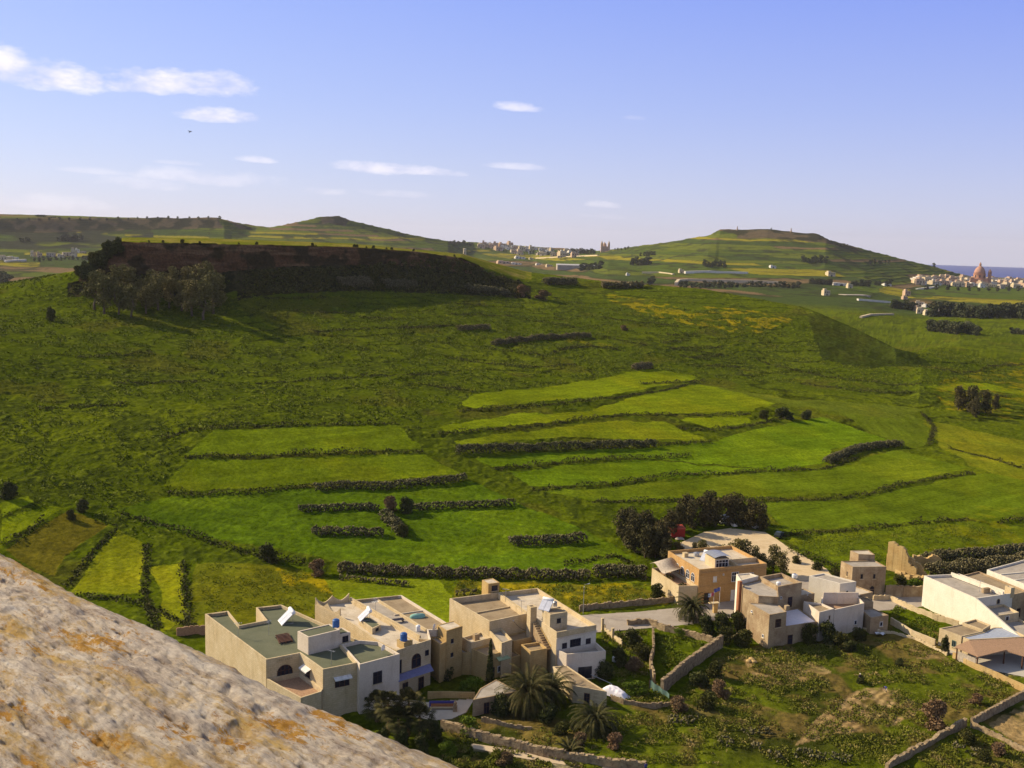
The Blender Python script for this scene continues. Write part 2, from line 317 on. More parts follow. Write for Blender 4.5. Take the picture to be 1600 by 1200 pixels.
def HT(x, y):                                       # ground height at world points
    x = np.atleast_1d(np.asarray(x, float)); y = np.atleast_1d(np.asarray(y, float))
    az = np.arctan2(x, y); D = np.hypot(x, y)
    ip = lambda T: np.array([np.interp(az, AZ, T[k]) for k in range(len(T))])
    d, z, m = ip(_FD), ip(_FZ), ip(_FM); k = np.clip((D[None] >= d).sum(0)-1, 0, len(d)-2); j = np.arange(len(D))
    h = d[k+1, j]-d[k, j]; t = np.clip((D-d[k, j])/h, 0, 1)
    return herm(t, h, z[k, j], z[k+1, j], m[k, j], m[k+1, j])
def H1(x, y): return float(HT([x], [y])[0])
PICK_LO = 70.0
def pick(px, py, lo=None):                          # first ground point along the sight line of a pixel
    d = ray(px, py); hl = math.hypot(d[0], d[1]); s = d[2]/hl
    D = np.geomspace(lo or PICK_LO, 6000, 5000); z = HT(D*d[0]/hl, D*d[1]/hl); i = np.argmax(z >= CZ+s*D)
    if not (z >= CZ+s*D).any(): i = len(D)-1
    return float(D[i]*d[0]/hl), float(D[i]*d[1]/hl), float(z[i])
def in_poly(X, Y, poly):
    c = np.zeros(X.shape, bool); n = len(poly)
    for i in range(n):
        (x0, y0), (x1, y1) = poly[i], poly[(i+1) % n]
        if y0 == y1: continue
        c ^= ((y0 > Y) != (y1 > Y)) & (X < (x1-x0)*(Y-y0)/(y1-y0)+x0)
    return c
# cultivated plots (outline as surveyed from the photograph, sward colour, sward roughness)
LG, YG, DG, BG, OL, BR = (.118, .160, .005), (.150, .192, .005), (.080, .132, .005), (.110, .170, .005), (.115, .115, .008), (.14, .085, .03)
PLOTS = [
 ([(290,710),(330,672),(480,666),(620,664),(660,702),(500,706),(400,710)], LG, .12),
 ([(255,758),(300,720),(500,713),(660,710),(728,742),(600,750),(480,754),(380,765),(300,768)], LG, .12),
 ([(185,795),(260,775),(480,762),(740,752),(800,785),(880,815),(960,850),(990,872),(900,892),(700,888),(540,880),(450,858),(330,842),(230,822)], DG, .3),
 ([(0,812),(70,790),(100,792),(60,818),(0,850)], YG, .1), ([(0,787),(45,775),(52,785),(0,808)], YG, .1),
 ([(5,858),(108,798),(165,820),(100,870),(80,900),(30,875)], (.12,.105,.010), .15),
 ([(180,826),(228,846),(215,928),(108,928),(160,850)], (.19,.21,.008), .2),
 ([(230,885),(282,880),(288,925),(290,970),(250,990),(255,930)], (.20,.22,.008), .25),
 ([(300,880),(430,882),(520,903),(520,980),(300,980)], (.12,.135,.008), .2),
 ([(510,905),(560,903),(680,905),(705,930),(700,985),(600,985),(520,930)], (.15,.19,.008), .1),
 ([(705,935),(720,905),(1000,918),(1046,938),(1046,945),(900,960),(760,960)], (.12,.115,.010), .35),
 ([(720,632),(740,615),(850,605),(950,590),(1010,575),(1080,587),(1090,592),(950,618),(850,628),(740,637)], YG, .08),
 ([(688,667),(800,648),(930,640),(985,622),(1090,600),(1150,610),(1215,630),(1170,642),(1060,645),(940,650),(800,666),(700,675)], YG, .08),
 ([(710,690),(800,675),(960,657),(1040,660),(1110,690),(900,682),(720,694)], (.155,.190,.006), .08),
 ([(1060,655),(1170,647),(1175,660),(1110,668)], YG, .08),
 ([(745,716),(900,706),(1110,692),(1170,672),(1280,652),(1330,668),(1400,690),(1300,700),(1290,722),(1200,735),(1000,715),(850,725),(770,730)], BG, .08),
 ([(795,737),(1000,718),(1180,735),(1000,752),(830,762)], BG, .08),
 ([(850,768),(1000,757),(1200,737),(1300,732),(1400,702),(1515,730),(1440,748),(1350,768),(1180,777),(1000,780),(930,782)], (.105,.145,.006), .08),
 ([(1185,787),(1350,778),(1525,740),(1640,732),(1640,812),(1500,812),(1230,830)], (.095,.135,.006), .08),
 ([(1222,838),(1500,815),(1620,825),(1640,850),(1400,868),(1310,885),(1270,862)], (.10,.13,.006), .2),
 ([(1445,605),(1500,597),(1540,598),(1600,612),(1600,618),(1540,610),(1480,612)], YG, .15),
 ([(1300,635),(1380,640),(1440,655),(1460,690),(1430,700),(1350,672)], (.095,.125,.007), .15),
 ([(1440,655),(1600,690),(1640,735),(1600,750),(1540,735),(1470,700)], (.135,.15,.008), .12),
 ([(1262,492),(1320,487),(1360,506),(1400,528),(1458,571),(1350,575),(1285,562)], (.034,.046,.006), .6),
 ([(1100,600),(1240,625),(1330,628),(1450,640),(1400,655),(1280,640),(1215,628)], (.10,.125,.010), .2),
]
FLOWERS = [([(940,460),(1010,465),(1090,490),(1150,500),(1150,520),(1060,505),(960,475)], .5), ([(1100,478),(1180,485),(1240,500),(1190,520),(1120,500)], .55), ([(1450,600),(1600,560),(1600,660),(1480,640)], .3), ([(880,520),(960,540),(900,545)], .2), ([(710,905),(1040,915),(1045,945),(800,945)], .55), ([(430,885),(510,905),(520,930),(440,910)], .7), ([(1480,790),(1600,790),(1600,870),(1450,860)], .15)]
BARE = [([(1165,1030),(1240,1020),(1300,1050),(1230,1075),(1180,1060)], .7), ([(1340,1075),(1380,1072),(1450,1105),(1400,1130),(1310,1150),(1245,1165),(1270,1130)], .9), ([(1420,1008),(1470,1022),(1480,1030),(1430,1030)], .6), ([(1540,1130),(1610,1095),(1610,1180)], .9), ([(1060,1100),(1150,1120),(1180,1140),(1090,1120)], .35)]
ROADS = {'street': [(560,1012),(905,962),(1000,956),(1060,950),(1120,942),(1160,938),(1235,905),(1300,905),(1320,925),(1440,928),(1446,948),(1340,958),(1230,940),(1165,962),(1060,978),(915,990),(560,1040)],
         'car_park': [(1060,850),(1100,832),(1140,826),(1195,832),(1212,842),(1235,858),(1262,873),(1292,890),(1305,906),(1250,908),(1222,888),(1190,872),(1140,874),(1075,868)],
         'patio': [(668,1098),(742,1092),(728,1114),(705,1124),(676,1126),(600,1112),(560,1096),(585,1088)],
         'yard': [(1478,1020),(1510,1000),(1610,1000),(1620,1062),(1540,1046)],
         'path': [(735,1162),(830,1176),(1000,1204),(990,1212),(820,1186),(740,1170)]}
def project(x, y, z):
    p = np.stack([x, y, z-CZ], -1); k = p@cf; return 800+1600*(p@cr)/k, 600-1600*(p@cu)/k
def build_terrain():
    Ts = []; Ks = []
    for k, (n, _) in enumerate(FEAT[:-1]):
        Ts.append(np.arange(n)/n); Ks.append(np.full(n, k))
    t = np.concatenate(Ts+[[1.0]]); k = np.concatenate(Ks+[[len(FEAT)-2]]); NR, NA = len(t), len(AZ)
    D0, D1, Z0, Z1, m0, m1 = _FD[k], _FD[k+1], _FZ[k], _FZ[k+1], _FM[k], _FM[k+1]; T = t[:, None]
    D = D0+(D1-D0)*T; Z = herm(T, D1-D0, Z0, Z1, m0, m1)
    X, Y = D*np.sin(AZ)[None], D*np.cos(AZ)[None]; KT = (k+t)[:, None]+0*X
    px, py = project(X, Y, Z)
    wob = 1/(1+D/400)
    pxn = px+(fbm(X, Y, 9, 3, 5)-.5)*26*wob; pyn = py+(fbm(X, Y, 7, 3, 9)-.5)*12*wob
    n40, n12, n4, n1 = fbm(X, Y, 60, 3, 1), fbm(X, Y, 14, 3, 2), fbm(X, Y, 4.5, 3, 3), fbm(X, Y, 1.6, 2, 4)
    near = np.clip((1050*SC-D)/120, 0, 1)
    def mix(a, b, f): return a*(1-f[..., None])+np.asarray(b)*f[..., None]
    sm = lambda v, a, b: (lambda q: q*q*(3-2*q))(np.clip((v-a)/(b-a), 0, 1))
    # open hillside: dark scrubby herbs, fresh grass, yellowish and brown patches
    C = np.zeros(X.shape+(3,))+np.array((.070, .094, .004))
    C = mix(C, (.104, .130, .005), sm(n40*.6+n12*.4, .44, .60)); C = mix(C, (.046, .062, .006), sm(n12*.55+n4*.45, .50, .62)*.85)
    C = mix(C, (.028, .038, .005), sm(n4*.45+n1*.55, .54, .66)*.65); C = mix(C, (.150, .185, .010), sm(n1*.6+n4*.4, .58, .70)*.6)
    C = mix(C, (.105, .080, .016), sm(fbm(X, Y, 25, 3, 21), .62, .74)*.3)
    amp = np.zeros_like(X)+.55
    # contour bands left by old terraces on the slope
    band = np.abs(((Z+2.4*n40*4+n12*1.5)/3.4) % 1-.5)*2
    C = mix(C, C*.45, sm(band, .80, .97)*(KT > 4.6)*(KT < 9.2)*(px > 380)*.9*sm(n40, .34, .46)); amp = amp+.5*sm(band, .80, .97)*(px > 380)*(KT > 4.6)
    low = (KT < 4.0); C = mix(C, C*np.array((1.0, 1.02, .9)), low*1.0)
    wild = in_poly(pxn, pyn, [(680, 1210), (690, 1120), (1060, 1090), (1130, 1010), (1180, 1010), (1390, 960), (1620, 1040), (1620, 1210)])
    C = np.where(wild[..., None], mix(mix(np.zeros_like(C)+np.array((.085, .105, .008)), (.040, .048, .008), sm(n12, .45, .62)), (.150, .105, .036), sm(fbm(X, Y, 6, 4, 33), .46, .62)*.8), C); amp = np.where(wild, .5, amp)
    for poly, c, a in PLOTS:
        m = in_poly(pxn, pyn, poly) & (D < 640*SC)
        if not m.any(): continue
        v = (.76+.48*n40[m]+.5*(n12[m]-.5)+.35*(n4[m]-.5)+.3*a*(n1[m]-.5)*3)[:, None]
        pw = np.array([W(a_, b_, 8) for a_, b_ in poly]); pw -= pw.mean(0); ax = np.linalg.svd(pw, full_matrices=False)[2][0]; v = v*(.84+.34*vnoise((X[m]*ax[0]+Y[m]*ax[1])/22, (Y[m]*ax[0]-X[m]*ax[1])/1.5, 88))[:, None]
        cc = np.array(c)[None]*v; w = sm(fbm(X[m], Y[m], 18, 3, 41), .50, .70)[:, None]
        C[m] = cc*(1-.45*w)+cc*np.array((1.35, 1.12, 1.0))*.45*w; amp[m] = a
    for poly, f in FLOWERS:
        m = in_poly(pxn, pyn, poly) & (D < 700*SC); w = f*sm(fbm(X, Y, 5, 4, 51), .46, .62)*m; C = mix(C, (.36, .27, .006), w)
    for poly, f in BARE:
        m = in_poly(pxn, pyn, poly) & (D < 300*SC); w = f*sm(fbm(X, Y, 3.2, 4, 61), .28, .50)*m; C = mix(C, mix(np.zeros_like(C)+np.array((.44, .31, .16)), (.22, .14, .06), n1), w); amp = np.where(m, .28, amp)
    fa, fb = np.array(W(1250, 1160, 0)), np.array(W(1345, 1080, 0)); fd = (fb-fa)/np.linalg.norm(fb-fa); m = in_poly(pxn, pyn, BARE[1][0]) & (D < 300*SC); fur = .5+.5*np.sin((X*fd[1]-Y*fd[0])*2*math.pi/1.5+2*n4); C = np.where(m[..., None], C*(.62+.62*fur)[..., None], C)
    flat = np.zeros(X.shape, bool)
    for poly in ROADS.values(): flat |= in_poly(px, py, poly) & (D < 300*SC)
    amp[flat] = 0; C[flat] = (.30, .25, .17)
    # the flat-topped hill: rock face and the brushy scree at its foot
    hill = (px > 105) & (px < 830) & (D < 640*SC)
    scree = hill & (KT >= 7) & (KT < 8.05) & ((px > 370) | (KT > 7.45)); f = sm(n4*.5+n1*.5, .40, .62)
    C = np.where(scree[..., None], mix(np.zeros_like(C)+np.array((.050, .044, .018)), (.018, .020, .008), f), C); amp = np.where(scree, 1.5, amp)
    slope = (Z1-Z0)/(D1-D0); rock = hill & (KT >= 8) & (KT < 9.02) & (slope > .45)
    strat = fbm(X*.3, Z*3.0+Y*.1, 4, 4, 71); rv = fbm(X*.8+Y*.6, Z*1.3-Y*.2, 9, 4, 74); rc = mix(mix(np.zeros_like(C)+np.array((.105, .054, .030)), (.17, .10, .058), sm(strat, .5, .7)), (.035, .028, .014), sm(rv, .43, .57)*.9)
    C = np.where(rock[..., None], rc, C); amp = np.where(rock, 0, amp)
    top = hill & (KT >= 9.02) & (KT < 11); C = np.where(top[..., None], mix(np.zeros_like(C)+np.array((.12, .13, .012)), (.20, .17, .04), sm(n12, .5, .65)), C); amp = np.where(top, .25, amp)
    # distant country: terraced strips following the contours, dry walls between them
    far = 1-near
    lev = Z/5.2+1.3*fbm(X, Y, 240, 3, 81); li = np.floor(lev); lf = lev-li
    run = (X*.8+Y*.35)/(130+70*_h(li.astype(np.int64), li.astype(np.int64)*0, 7))+3.1*li; ri = np.floor(run); r1, r2 = _h(li.astype(np.int64), ri.astype(np.int64), 3), _h(li.astype(np.int64), ri.astype(np.int64), 4)
    F_ = np.zeros_like(C)+np.array((.075, .105, .018)); F_ = mix(F_, (.115, .135, .020), sm(r1, .35, .6)); F_ = mix(F_, (.055, .078, .022), sm(r2, .55, .7)); F_ = mix(F_, (.17, .115, .065), (r1 > .86)*1.0); F_ = mix(F_, (.24, .21, .02), (r2 > .94)*1.0)
    F_ = mix(F_, (.035, .042, .018), np.maximum(sm(np.abs(lf-.5)*2, .72, .95)*.75, sm(np.abs(run-ri-.5)*2, .96, 1)*.6)*sm(fbm(X, Y, 90, 3, 91), .30, .5)); F_ = mix(F_, (.040, .045, .022), sm(fbm(X, Y, 35, 4, 95), .58, .68)*.8)
    pxs = px+(fbm(X, Y, 140, 3, 99)-.5)*150; scar = (KT >= 14+.12*fbm(X, Y, 60, 3, 100)) & (KT < 15.02) & (((pxs < 372)) | ((pxs > 478) & (pxs < 555)) | ((pxs > 1105) & (pxs < 1310)))
    F_ = np.where(scar[..., None], mix(np.zeros_like(C)+np.array((.115, .088, .055)), (.042, .042, .024), sm(fbm(X, Y, 30, 4, 97), .38, .56)), F_)
    hi_left = (KT > 13.55) & (KT < 14.05) & (px < 240); F_ = np.where(hi_left[..., None], mix(F_, (.04, .044, .028), sm(fbm(X, Y, 60, 3, 98), .36, .5)), F_)
    C = mix(C, F_, far); amp = amp*near
    Zd = Z+amp*((n4-.5)*1.2+(n1-.5)*1.1)*np.clip(D/60, 0, 1)+far*((fbm(X, Y, 45, 3, 96)-.5)*4*(KT < 15.9)+sm(np.abs(lf-.5)*2, .5, 1)*1.2)
    rr = np.where(hill & (KT >= 7.6) & (KT < 9.9), 1, 0)*sm(slope, .3, .7)
    push = (fbm(X, Y, 16, 3, 72)-.5)*9+(fbm(X*1.0, Z*2.2, 4.5, 3, 73)-.5)*3.2
    Xd, Yd = X+rr*push*.45, Y-rr*push*.75
    # mesh
    V = np.stack([Xd, Yd, Zd], -1).reshape(-1, 3); i = np.arange(NR*NA).reshape(NR, NA)
    F = np.stack([i[:-1, :-1], i[:-1, 1:], i[1:, 1:], i[1:, :-1]], -1).reshape(-1, 4)
    def gm(nt, b):
        a = nt.nodes.new('ShaderNodeAttribute'); a.attribute_name = 'sward'
        v = ramp(nt, noise(nt, .85, 6, .75, 'Position'), [(.32, (.50, .54, .5)), (.68, (1.45, 1.40, 1.25))])
        v2 = ramp(nt, noise(nt, .11, 5, .65, 'Position'), [(.3, (.82, .84, .82)), (.7, (1.18, 1.14, 1.1))])
        nt.links.new(mixc(nt, 1.0, mixc(nt, 1.0, a.outputs['Color'], v, 'MULTIPLY'), v2, 'MULTIPLY'), b.inputs['Base Color']); b.inputs['Roughness'].default_value = 1.0; b.inputs['Specular IOR Level'].default_value = 0.0
        bump(nt, b, noise(nt, 1.1, 5, .75, 'Position'), .55, .5)
    o = link_np('terrain', V, F, nmat('grassland', gm), smooth=True); tag(o, 'green terraced valley floor, hillsides and distant hills', 'terrain', kind='structure')
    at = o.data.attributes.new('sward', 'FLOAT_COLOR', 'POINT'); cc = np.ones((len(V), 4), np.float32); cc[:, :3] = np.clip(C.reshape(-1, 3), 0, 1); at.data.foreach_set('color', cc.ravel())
    return o
build_terrain()
# sea beyond the island
def sea():
    mat = nmat('sea_water', lambda nt, b: (nt.links.new(ramp(nt, noise(nt, .004, 3, .5, 'Position', (1, .15, 1)), [(.3, (.018, .040, .22)), (.7, (.028, .058, .29))]), b.inputs['Base Color']), b.inputs['Roughness'].__setattr__('default_value', .7)))
    m = MB(); n = 40; D = [5200, 9000, 18000]
    a = [R(-70+140*i/n) for i in range(n+1)]
    m.add([(d*math.sin(t), d*math.cos(t), -102) for d in D for t in a], [(j*(n+1)+i, j*(n+1)+i+1, (j+1)*(n+1)+i+1, (j+1)*(n+1)+i) for j in range(2) for i in range(n)])
    tag(m.build('sea', mat), 'strip of blue sea at the horizon', 'sea', kind='structure')
sea()
def drape(name, poly, mat, label, lift=.05, cuts=4):
    bm = bmesh.new(); vs = []
    for px, py in poly:
        x, y, z = pick(px, py); vs.append(bm.verts.new((x, y, 0)))
    es = [bm.edges.new((vs[i], vs[(i+1) % len(vs)])) for i in range(len(vs))]
    bmesh.ops.triangle_fill(bm, use_beauty=True, edges=es)
    for _ in range(cuts): bmesh.ops.subdivide_edges(bm, edges=[e for e in bm.edges if e.calc_length() > 1.6], cuts=1, use_grid_fill=True)
    bmesh.ops.triangulate(bm, faces=bm.faces[:])
    h = HT([v.co.x for v in bm.verts], [v.co.y for v in bm.verts])
    for v, z in zip(bm.verts, h): v.co.z = z+lift
    bmesh.ops.recalc_face_normals(bm, faces=bm.faces[:])
    me = bpy.data.meshes.new(name); bm.to_mesh(me); bm.free(); me.materials.append(mat)
    o = bpy.data.objects.new(name, me); COL.objects.link(o); return tag(o, label, name.replace('_', ' '), kind='structure')
def dirt(name, a, b_): return nmat(name, lambda nt, b: (nt.links.new(ramp(nt, noise(nt, .35, 6, .7, 'Position'), [(.3, a), (.7, b_)]), b.inputs['Base Color']), b.inputs['Roughness'].__setattr__('default_value', .95), bump(nt, b, noise(nt, 2, 4, .7, 'Position'), .3, .05)))
drape('street', ROADS['street'], dirt('pale_asphalt', (.30, .25, .20), (.42, .36, .29)), 'pale asphalt street passing behind the village houses', .06)
drape('car_park', ROADS['car_park'], dirt('pale_gravel', (.52, .38, .21), (.68, .53, .33)), 'pale gravel yard and track beside the dark grove', .10)
drape('patio', ROADS['patio'], dirt('patio_slabs', (.55, .45, .33), (.66, .56, .42)), 'pale paved patio behind the fan palms', .06)
drape('yard', ROADS['yard'], dirt('concrete_yard', (.40, .36, .30), (.52, .47, .38)), 'pale concrete yard beside the tiled open shed', .06)
drape('path', ROADS['path'], dirt('path_dust', (.50, .38, .24), (.58, .46, .31)), 'pale narrow path under the boundary wall', .06, 3)
# ---------------------------------------------------------------- houses
class House:                                        # plan coordinates (u, v) of a street frame turned by th; z is height above the street
    def __init__(s, name, label, th, u0, v0, group=None, cat='house'):
        s.th, s.u0, s.v0 = R(th), u0, v0; c, k = math.cos(s.th), math.sin(s.th)
        s.root = thing(name, label, cat, (u0*c-v0*k, u0*k+v0*c, 0), s.th, group)
    def l(s, p): return (p[0]-s.u0, p[1]-s.v0)
    def w(s, u, v, z=0):                            # world point
        c, k = math.cos(s.th), math.sin(s.th); return (u*c-v*k, u*k+v*c, z)
    def block(s, poly, z1, wall, roof, ph=.7, t=.24, z0=-1.2):
        P_ = [Vector(s.l(p)) for p in poly]; n = len(P_)
        ar = sum(P_[i].x*P_[(i+1) % n].y-P_[(i+1) % n].x*P_[i].y for i in range(n))
        if ar < 0: P_.reverse()
        ins = []
        for i in range(n):
            a, b, c = P_[i-1], P_[i], P_[(i+1) % n]; d1, d2 = (b-a).normalized(), (c-b).normalized()
            n1, n2 = Vector((-d1.y, d1.x)), Vector((-d2.y, d2.x)); m = (n1+n2); m = m/max(.35, m.length_squared)*2 if m.length > .3 else n1
            ins.append(b+m*t)
        m = MB(); z = [z0, z1, z1, z1-ph-.1]; rings = [P_, P_, ins, ins]
        vs = [(p.x, p.y, z[k]) for k in range(4) for p in rings[k]]
        m.add(vs, [(k*n+i, k*n+(i+1) % n, (k+1)*n+(i+1) % n, (k+1)*n+i) for k in range(3) for i in range(n)])
        m.build('wall', wall, s.root)
        r = MB(); r.prism([(p.x, p.y) for p in ins], z1-ph-.12, z1-ph); r.build('roof', roof, s.root)
    def frame(s, p, q, at):                         # point on a wall p->q (left to right from outside), its direction and outward normal
        p, q = Vector(s.l(p)), Vector(s.l(q)); d = (q-p).normalized(); n = Vector((d.y, -d.x)); return p+d*at, d, n
    def opening(s, p, q, at, z0, w, h, kind='window', fm=None, pm=None, arch=False, bars=1):
        c, d, n = s.frame(p, q, at); D3, N3 = Vector((d.x, d.y, 0)), Vector((n.x, n.y, 0)); C = Vector((c.x, c.y, 0))
        fm = fm or M['whitewood']; pm = pm or M['glass']
        pt = lambda x, z, o: C+D3*x+N3*o+Vector((0, 0, z))
        hw = w/2; prof = [(-hw, z0), (hw, z0)]
        if arch:
            sp = z0+h-hw; prof += [(hw*math.cos(math.pi*k/10), sp+hw*math.sin(math.pi*k/10)) for k in range(11)]
        else: prof += [(hw, z0+h), (-hw, z0+h)]
        k = len(prof); f = MB(); ft = .09
        cx, cz = 0, z0+h/2
        inn = [(cx+(x-cx)*(1-2*ft/w), cz+(z-cz)*(1-2*ft/h)) for x, z in prof]
        vs = [pt(x, z, -.05) for x, z in prof]+[pt(x, z, .07) for x, z in prof]+[pt(x, z, .07) for x, z in inn]+[pt(x, z, -.05) for x, z in inn]
        f.add(vs, [(r*k+i, r*k+(i+1) % k, (r+1)*k+(i+1) % k, (r+1)*k+i) for r in range(3) for i in range(k)])
        for b in range(bars):
            x = -hw+w*(b+1)/(bars+1); top = z0+h-.05 if not arch else z0+h-.02-hw+math.sqrt(max(0, hw*hw-x*x))
            f.obox(pt(x, (z0+top)/2, .03), D3, N3, (0, 0, 1), .035, .025, (top-z0)/2)
        if h > 1.6: f.obox(pt(0, z0+h*.62, .03), D3, N3, (0, 0, 1), hw-.02, .025, .035)
        o = f.build(kind, fm, s.root)
        g = MB(); g.add([pt(x, z, .012) for x, z in inn]+[pt(x, z, -.04) for x, z in inn], [tuple(range(k))]+[(i, k+i, k+(i+1) % k, (i+1) % k) for i in range(k)]); g.build('pane', pm, o)
        if kind == 'window' and not arch: MB().obox(pt(0, z0-.06, .09), D3, N3, (0, 0, 1), hw+.12, .12, .05).build('sill', M['cream'], o)
        return o
    def awning(s, p, q, at, z, w, out, mat, drop=.5, name='awning'):
        c, d, n = s.frame(p, q, at); D3, N3 = Vector((d.x, d.y, 0)), Vector((n.x, n.y, 0)); C = Vector((c.x, c.y, 0)); m = MB(); k = 10
        for i in range(k):
            x0, x1 = -w/2+w*i/k, -w/2+w*(i+1)/k; o = 0 if i % 2 else .012
            a = [C+D3*x+N3*y+Vector((0, 0, zz+o)) for y, zz in ((.03, z), (out, z-drop), (out+.01, z-drop-.16)) for x in (x0, x1)]
            m.add(a+[v-Vector((0, 0, .03)) for v in a], [(0,1,3,2), (2,3,5,4), (6,8,9,7), (8,10,11,9)])
        return m.build(name, mat, s.root)
    def balustrade(s, p, q, a0, a1, z0, z1, off=.06, mat=None):
        c, d, n = s.frame(p, q, (a0+a1)/2); D3, N3 = Vector((d.x, d.y, 0)), Vector((n.x, n.y, 0)); C = Vector((c.x, c.y, 0)); m = MB(); L = a1-a0
        for zz in (z0+.05, z1-.05): m.obox(C+N3*off+Vector((0, 0, zz)), D3, N3, (0, 0, 1), L/2, .09, .05)
        k = max(3, int(L/.32))
        for i in range(k): m.obox(C+D3*(-L/2+L*(i+.5)/k)+N3*off+Vector((0, 0, (z0+z1)/2)), D3, N3, (0, 0, 1), .07, .07, (z1-z0)/2-.1)
        return m.build('balustrade', mat or M['cream'], s.root)
    def prism(s, name, poly, z0, z1, mat, zt=None):
        P_ = [s.l(p) for p in poly]; n = len(P_); ar = sum(P_[i][0]*P_[(i+1) % n][1]-P_[(i+1) % n][0]*P_[i][1] for i in range(n))
        if ar < 0: P_.reverse(); zt = zt[::-1] if zt else None
        return MB().prism(P_, z0, z1, True, zt).build(name, mat, s.root)
    def scallop(s, p, q, z0, zf, t=.22, n=20, name='scalloped_parapet', mat=None):
        p, q = Vector(s.l(p)), Vector(s.l(q)); d = (q-p); m = MB(); nn = Vector((d.y, -d.x)).normalized()*t
        for i in range(n):
            a, b = p+d*(i/n), p+d*((i+1)/n); m.prism([tuple(a), tuple(b), tuple(b-nn), tuple(a-nn)][::-1], z0, 0, True, [zf(i/n), zf((i+1)/n), zf((i+1)/n), zf(i/n)][::-1])
        return m.build(name, mat or M['cream'], s.root)
def solar_heater(loc, rz, label, sc=1.0):
    t = thing('solar_water_heater', label, 'solar heater', loc, rz, 'solar water heaters on the roofs'); t.scale = (sc,)*3
    a = R(42); m = MB()
    for x in (-.52, .52): m.obox((x, 0, .72), (1, 0, 0), (0, math.cos(a), math.sin(a)), (0, -math.sin(a), math.cos(a)), .49, 1.0, .05)
    m.build('collector_panel', M['panel'], t)
    f = MB()
    for x in (-.52, .52): f.obox((x, 0, .70), (1, 0, 0), (0, math.cos(a), math.sin(a)), (0, -math.sin(a), math.cos(a)), .52, 1.04, .035)
    for x in (-.8, .8): f.tube([(x, .78, 0), (x, .78, 1.4)], .03, 6); f.tube([(x, -.74, 0), (x, -.74, .1)], .03, 6); f.tube([(x, -.74, .05), (x, .78, .05)], .025, 6)
    f.build('stand', M['metal'], t)
    MB().tube([(-1.0, .86, 1.52), (-.94, .86, 1.52), (.94, .86, 1.52), (1.0, .86, 1.52)], [.2, .27, .27, .2], 14).build('water_cylinder', M['whitepl'], t, True)
def water_tank(loc, label, r=.62, h=1.35, mat='bluepl', lid='bluepl', group='water tanks on the roofs'):
    t = thing('water_tank', label, 'water tank', loc, random.random(), group)
    MB().lathe([(r*.96, 0), (r, .08), (r, h*.33), (r*.97, h*.36), (r, h*.39), (r, h*.66), (r*.97, h*.69), (r, h*.72), (r, h*.9), (r*.8, h)], n=16).build('drum', M[mat], t)
    MB().lathe([(r*.45, h), (r*.45, h+.1), (r*.1, h+.14)], n=12).build('lid', M[lid], t)
def dish(loc, rz, label, r=.55):
    t = thing('satellite_dish', label, 'satellite dish', loc, rz, 'satellite dishes on the roofs'); m = MB(); n = 14
    ring = lambda k, o: [Vector((math.cos(2*math.pi*i/n)*r*k, -.25+o-.16*k*k*r, .95+math.sin(2*math.pi*i/n)*r*k)) for i in range(n)]
    vs = ring(.05, 0)+ring(.5, 0)+ring(1, 0)+ring(1, .03)+ring(.5, .03)+ring(.05, .03)
    m.add(vs, [(j*n+i, j*n+(i+1) % n, (j+1)*n+(i+1) % n, (j+1)*n+i) for j in range(5) for i in range(n)]+[tuple(range(n)), tuple(range(5*n, 6*n))[::-1]])
    m.build('reflector', M['whitepl'], t, True)
    MB().tube([(0, 0, 0), (0, -.02, .7), (0, -.2, .95)], .035, 6).build('mast', M['metal'], t); MB().tube([(0, -.28, .5), (0, -.85, .85)], .025, 6).build('feed_arm', M['metal'], t)
def zoom(rg, X, Y):
    ox, oy, s = {1: (300, 920, 6.667), 2: (480, 900, 6.667), 3: (690, 900, 6.154), 4: (1010, 840, 7.5), 5: (1140, 860, 6.154), 6: (1290, 840, 5.161), 7: (940, 770, 5.333)}[rg]; return ox+X/s, oy+Y/s
def at(rg, X, Y, z): return (*W(*zoom(rg, X, Y), z), z)
# --- house with the green roof, nearest the rampart
A = House('green_roofed_house', 'cream house with green flat roofs and a walled terrace, nearest the rocky rampart', 28, 46, 168)
a1 = [(36, 185.6), (40.9, 160.7), (46.7, 161.1), (48.2, 153.1), (54.1, 153.4), (54.1, 161.5), (57.6, 162), (53.4, 175), (50, 184.8), (45.3, 185.2), (45.4, 178.1), (40.5, 177.5), (40.2, 185.5)]
A.block(a1, 8.6, M['cream'], M['roofgreen'], .55); A.block([(54.12, 152.2), (61.7, 153.6), (60.3, 160), (57.62, 162), (54.12, 161.5)], 8.75, M['pinkwhite'], M['roofgreen'], .6)
A.block([(47.2, 164.2), (48.1, 160.9), (54, 162), (53.2, 165.3)], 11.2, M['pinkwhite'], M['roofgreen'], .12, z0=8.06)
A.block([(53.4, 164.6), (54.03, 162.02), (56, 162.3), (55.4, 165)], 10.3, M['pinkwhite'], M['roofgreen'], .1, z0=8.06)
A.block([(40.95, 160.6), (43.2, 153.6), (44, 151.3), (47.6, 152.2), (48.15, 153.05), (46.68, 161.05)], 5.3, M['cream'], M['tile'], .8)
A.opening((40.9, 160.7), (46.7, 161.1), 3.2, 4.52, 2.7, 2.55, 'door', M['wood'], M['glass'], True, 3)
A.opening((48.2, 153.1), (54.1, 153.4), 3.3, 5.0, 2.5, 1.45, bars=2, fm=M['wood']); A.awning((48.2, 153.1), (54.1, 153.4), 3.3, 6.85, 3.0, .8, M['whitewood'], .25)
A.opening((46.7, 161.1), (48.2, 153.1), 2.8, 4.52, 1.7, 2.2, 'door', M['wood'], M['glass'], False, 1); A.awning((46.7, 161.1), (48.2, 153.1), 2.8, 7.15, 2.6, 1.0, M['whitewood'], .35)
